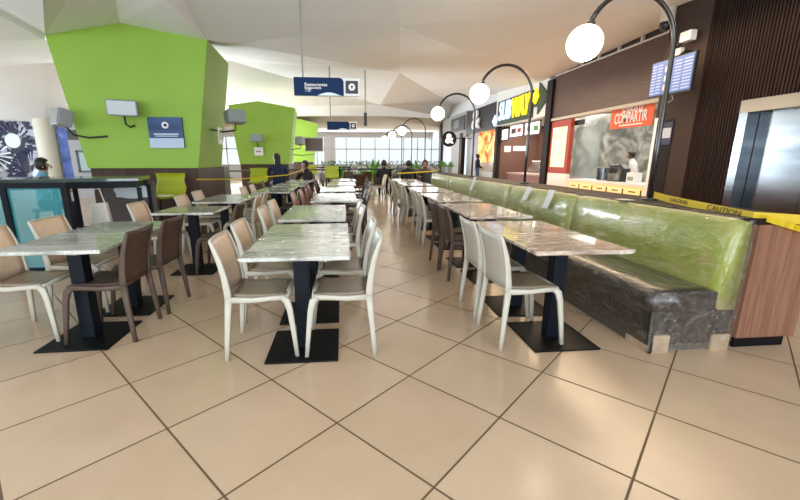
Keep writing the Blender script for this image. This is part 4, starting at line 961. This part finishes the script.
def person(loc, rz, label, shirt, trousers, pose='sit', lean=0., seat=.47, hair='short', arms='table', sc=1.0):
    t = thing('person', label, 'person', loc, rz); t.scale = (sc,)*3
    # faces -y in local axes
    if pose == 'sit': hip = Vector((0, .0, seat+.12))
    else: hip = Vector((0, 0, .92))
    ca, sa = math.cos(lean), math.sin(lean)
    T = lambda x, y, z: hip+Vector((x, y*ca-z*sa, y*sa+z*ca))
    chest, neck, headc = T(0, 0, .34), T(0, 0, .50), T(0, -.02, .66)
    sh = lambda s: T(.19*s, 0, .45)
    if pose == 'sit':
        kn = lambda s: Vector((.13*s, -.44, seat+.07)); an = lambda s: Vector((.13*s, -.40, .09)); toe = lambda s: Vector((.14*s, -.56, .03))
    else:
        kn = lambda s: Vector((.10*s, -.03, .50)); an = lambda s: Vector((.10*s, .02, .09)); toe = lambda s: Vector((.11*s, -.14, .03))
    if arms == 'table': el = lambda s: T(.26*s, -.12, .22); wr = lambda s: T(.14*s, -.36, .24)
    elif arms == 'face': el = lambda s: T(.22*s, -.26, .25); wr = lambda s: T(.06*s, -.17, .50)
    else: el = lambda s: T(.27*s, .0, .17); wr = lambda s: T(.24*s, -.20, .05)
    body = [[(hip, (.15, .11)), (T(0, 0, .16), (.13, .10)), (chest, (.16, .11)), (neck, .055), (T(0, -.01, .57), .058), (headc, (.085, .10)), (T(0, -.015, .75), (.07, .085))]]
    for s in (-1, 1):
        hd = wr(s); d = (hd-el(s)).normalized()
        body.append([(chest, .1), (sh(s), .055), (el(s), .04), (hd, .027), (hd+d*.07, (.035, .018))])
        for f in range(4): 
            off = Vector((.018*(f-1.5), 0, .0)); body.append([(hd+d*.07, .02), (hd+d*(.115)+off, .0095), (hd+d*(.14+.01*(f in (1, 2)))+off+Vector((0, 0, -.012)), .008)])
        body.append([(hd, .027), (hd+d*.04+Vector((-.04*s, 0, 0)), .011), (hd+d*.075+Vector((-.045*s, 0, 0)), .009)])
        body.append([(hip, .13), (hip+Vector((.10*s, 0, -.02)), .085), (kn(s), .058), (an(s), .038), (toe(s), (.04, .025))])
    bo = skinned('body', body, 'skin', t)
    segs = [('S', hip+Vector((0, 0, .02)), T(0, 0, .16), .13), ('S', T(0, 0, .16), chest, .13), ('S', chest, T(0, 0, .47), .10), ('K', T(0, 0, .53), headc, .05)]
    for s in (-1, 1):
        e_, w_ = el(s), wr(s)
        segs += [('S', chest, sh(s), .07), ('S', sh(s), e_, .045), ('S', e_, e_.lerp(w_, .8), .035), ('K', e_.lerp(w_, .86), w_+(w_-e_).normalized()*.15, .03)]
        segs += [('P', hip-Vector((0, 0, .04)), hip+Vector((.10*s, 0, -.04)), .11), ('P', hip+Vector((.10*s, 0, -.04)), kn(s), .07), ('P', kn(s), an(s), .045), ('K', an(s), toe(s), .04)]
    def near(p):
        best = None
        for lab_, a_, b_, r_ in segs:
            d_ = b_-a_; u_ = max(0, min(1, (p-a_).dot(d_)/max(1e-6, d_.dot(d_)))); q = (p-a_-d_*u_).length-r_
            if best is None or q < best[0]: best = (q, lab_)
        return best[1]
    for key, nm_, mm, off in (('S', 'shirt', shirt, .014), ('P', 'trousers', trousers, .010)):
        bm = BM(); bm.from_mesh(bo.data); bm.normal_update()
        kill = [f for f in bm.faces if near(f.calc_center_median()) != key]
        for v in bm.verts: v.co += v.normal*off
        bmesh.ops.delete(bm, geom=kill, context='FACES')
        me_ = bpy.data.meshes.new(nm_); bm.to_mesh(me_); bm.free(); me_.materials.clear(); me_.materials.append(M[mm])
        for p in me_.polygons: p.use_smooth = True
        ob = bpy.data.objects.new(nm_, me_); C.objects.link(ob); ob.parent = t
    for s in (-1, 1): 
        a = an(s); obj('shoe', sphere(BM(), (a.x, a.y-.07, .045), .05, .95, 2.4, .85, 14, 8), 'dark', t, True)
    # hair cap
    up = (T(0, 0, 1)-T(0, 0, 0)).normalized(); hc = headc+up*.035+Vector((0, .018, 0))
    bm = BM(); sphere(bm, hc, .112, .92, 1.02, 1.08, 18, 12)
    for v in list(bm.verts):
        if v.co.y < hc.y-.055 and v.co.z < hc.z+.045: v.co.y = hc.y-.055
    if hair == 'long': sphere(bm, hc+Vector((0, .06, -.14)), .09, 1, .7, 1.9, 14, 10)
    if hair == 'bun': sphere(bm, hc+Vector((0, .08, .10)), .05)
    obj('hair', bm, 'hair', t, True)
    bm = BM()
    for s in (-1, 1): sphere(bm, headc+Vector((.033*s, -.088, .02)), .011)
    obj('eyes', bm, 'ink', t, True)
    bm = BM(); sphere(bm, headc+Vector((0, -.105, -.012)), .016, .8, 1.2, 1.4, 10, 8); sphere(bm, headc+Vector((.088, 0, -.005)), .022, .4, .8, 1.2, 8, 6); sphere(bm, headc+Vector((-.088, 0, -.005)), .022, .4, .8, 1.2, 8, 6); obj('nose_and_ears', bm, 'skin', t, True)
    bm = BM(); sphere(bm, headc+Vector((0, -.096, -.052)), .02, 1.1, .5, .35, 10, 6); obj('mouth', bm, mat('lips', (.35, .12, .1), .5) if 'lips' not in bpy.data.materials else 'lips_', t, True) if False else obj('mouth', bm, 'red', t, True)
    return t
def support(loc, rz, seat, label):
    t = thing('stool', label, 'stool', loc, rz, 'plain seats under seated people')
    bm = BM(); cyl(bm, (0, 0, seat-.02), .19, .04, 20); obj('seat', bm, 'dark', t)
    for s in (-1, 1):
        for u in (-1, 1): obj('leg', tube(BM(), [(.12*s, .12*u, seat-.04), (.17*s, .17*u, 0)], .013, 6), 'steel_black', t)
def seated(px, py_head, Y, rz, label, shirt, trousers, **k):
    hd = at_y(px, py_head, Y)          # centre of the head
    seat = max(.40, hd.z-.66-.12-.0)
    person((hd.x, Y, 0), rz, label, shirt, trousers, 'sit', seat=seat, **k)
    support((hd.x, Y, 0), rz, seat+.03, 'seat under the '+label.split(',')[0].replace('person ', 'person '))
seated(277, 158.5, 11.6, PI+.3, 'person in navy top with black hair, seated seen from behind before the second column', 'navycloth', 'navycloth', hair='long', arms='table')
seated(308, 166, 12.2, -.8, 'person in black resting face on hands, right of the navy one', 'blackcloth', 'blackcloth', arms='face', lean=.15)
seated(384, 166, 14.6, PI, 'person in dark clothes seated at the end of the central aisle', 'blackcloth', 'blackcloth', arms='table')
seated(408, 172, 14.0, PI-.3, 'person in black bent forward beyond the far bench tables', 'blackcloth', 'blackcloth', arms='table', lean=.2)
seated(425, 168, 13.8, -.3, 'person with dark hair and brown top right of the bent one', 'brown', 'blackcloth', arms='table')
seated(37, 166, 7.6, PI/2+.5, 'person in light blue shirt seated behind the glass railing', 'bluecloth', 'blackcloth', arms='table', lean=.1)
def standing(px, py_head, X, rz, label, shirt, trousers, **k):
    hd = at_x(px, py_head, X); z = hd.z-1.58
    person((hd.x, hd.y, 0), rz, label, shirt, trousers, 'stand', sc=hd.z/1.58, **k)
p_ = at_y(99, 214, 4.95)
t = thing('tote_bag', 'pale grey tote bag hanging under the dark bar table', 'bag', (p_.x, 4.95, p_.z-.13))
bm = BM(); prism(bm, [(-.13, 0, 0), (.12, 0, 0), (.09, 0, .27), (-.08, 0, .25)], (0, .07, 0)); obj('pouch', bm, 'greyback', t, bevel=.02)
obj('strap', tube(BM(), [(-.06, .03, .24), (-.03, .03, .42), (.03, .03, .43), (.07, .03, .25)], .008, 6), 'greyback', t)
standing(638, 155, S+1.1, -2.2, 'person in white shirt working behind the grill shop counter', 'whitecloth', 'blackcloth', arms='down', lean=.25)
standing(478, 157, S+.1, PI/2, 'person in black top and blue-grey skirt standing at the sandwich shop', 'blackcloth', 'jean', arms='down', hair='bun')
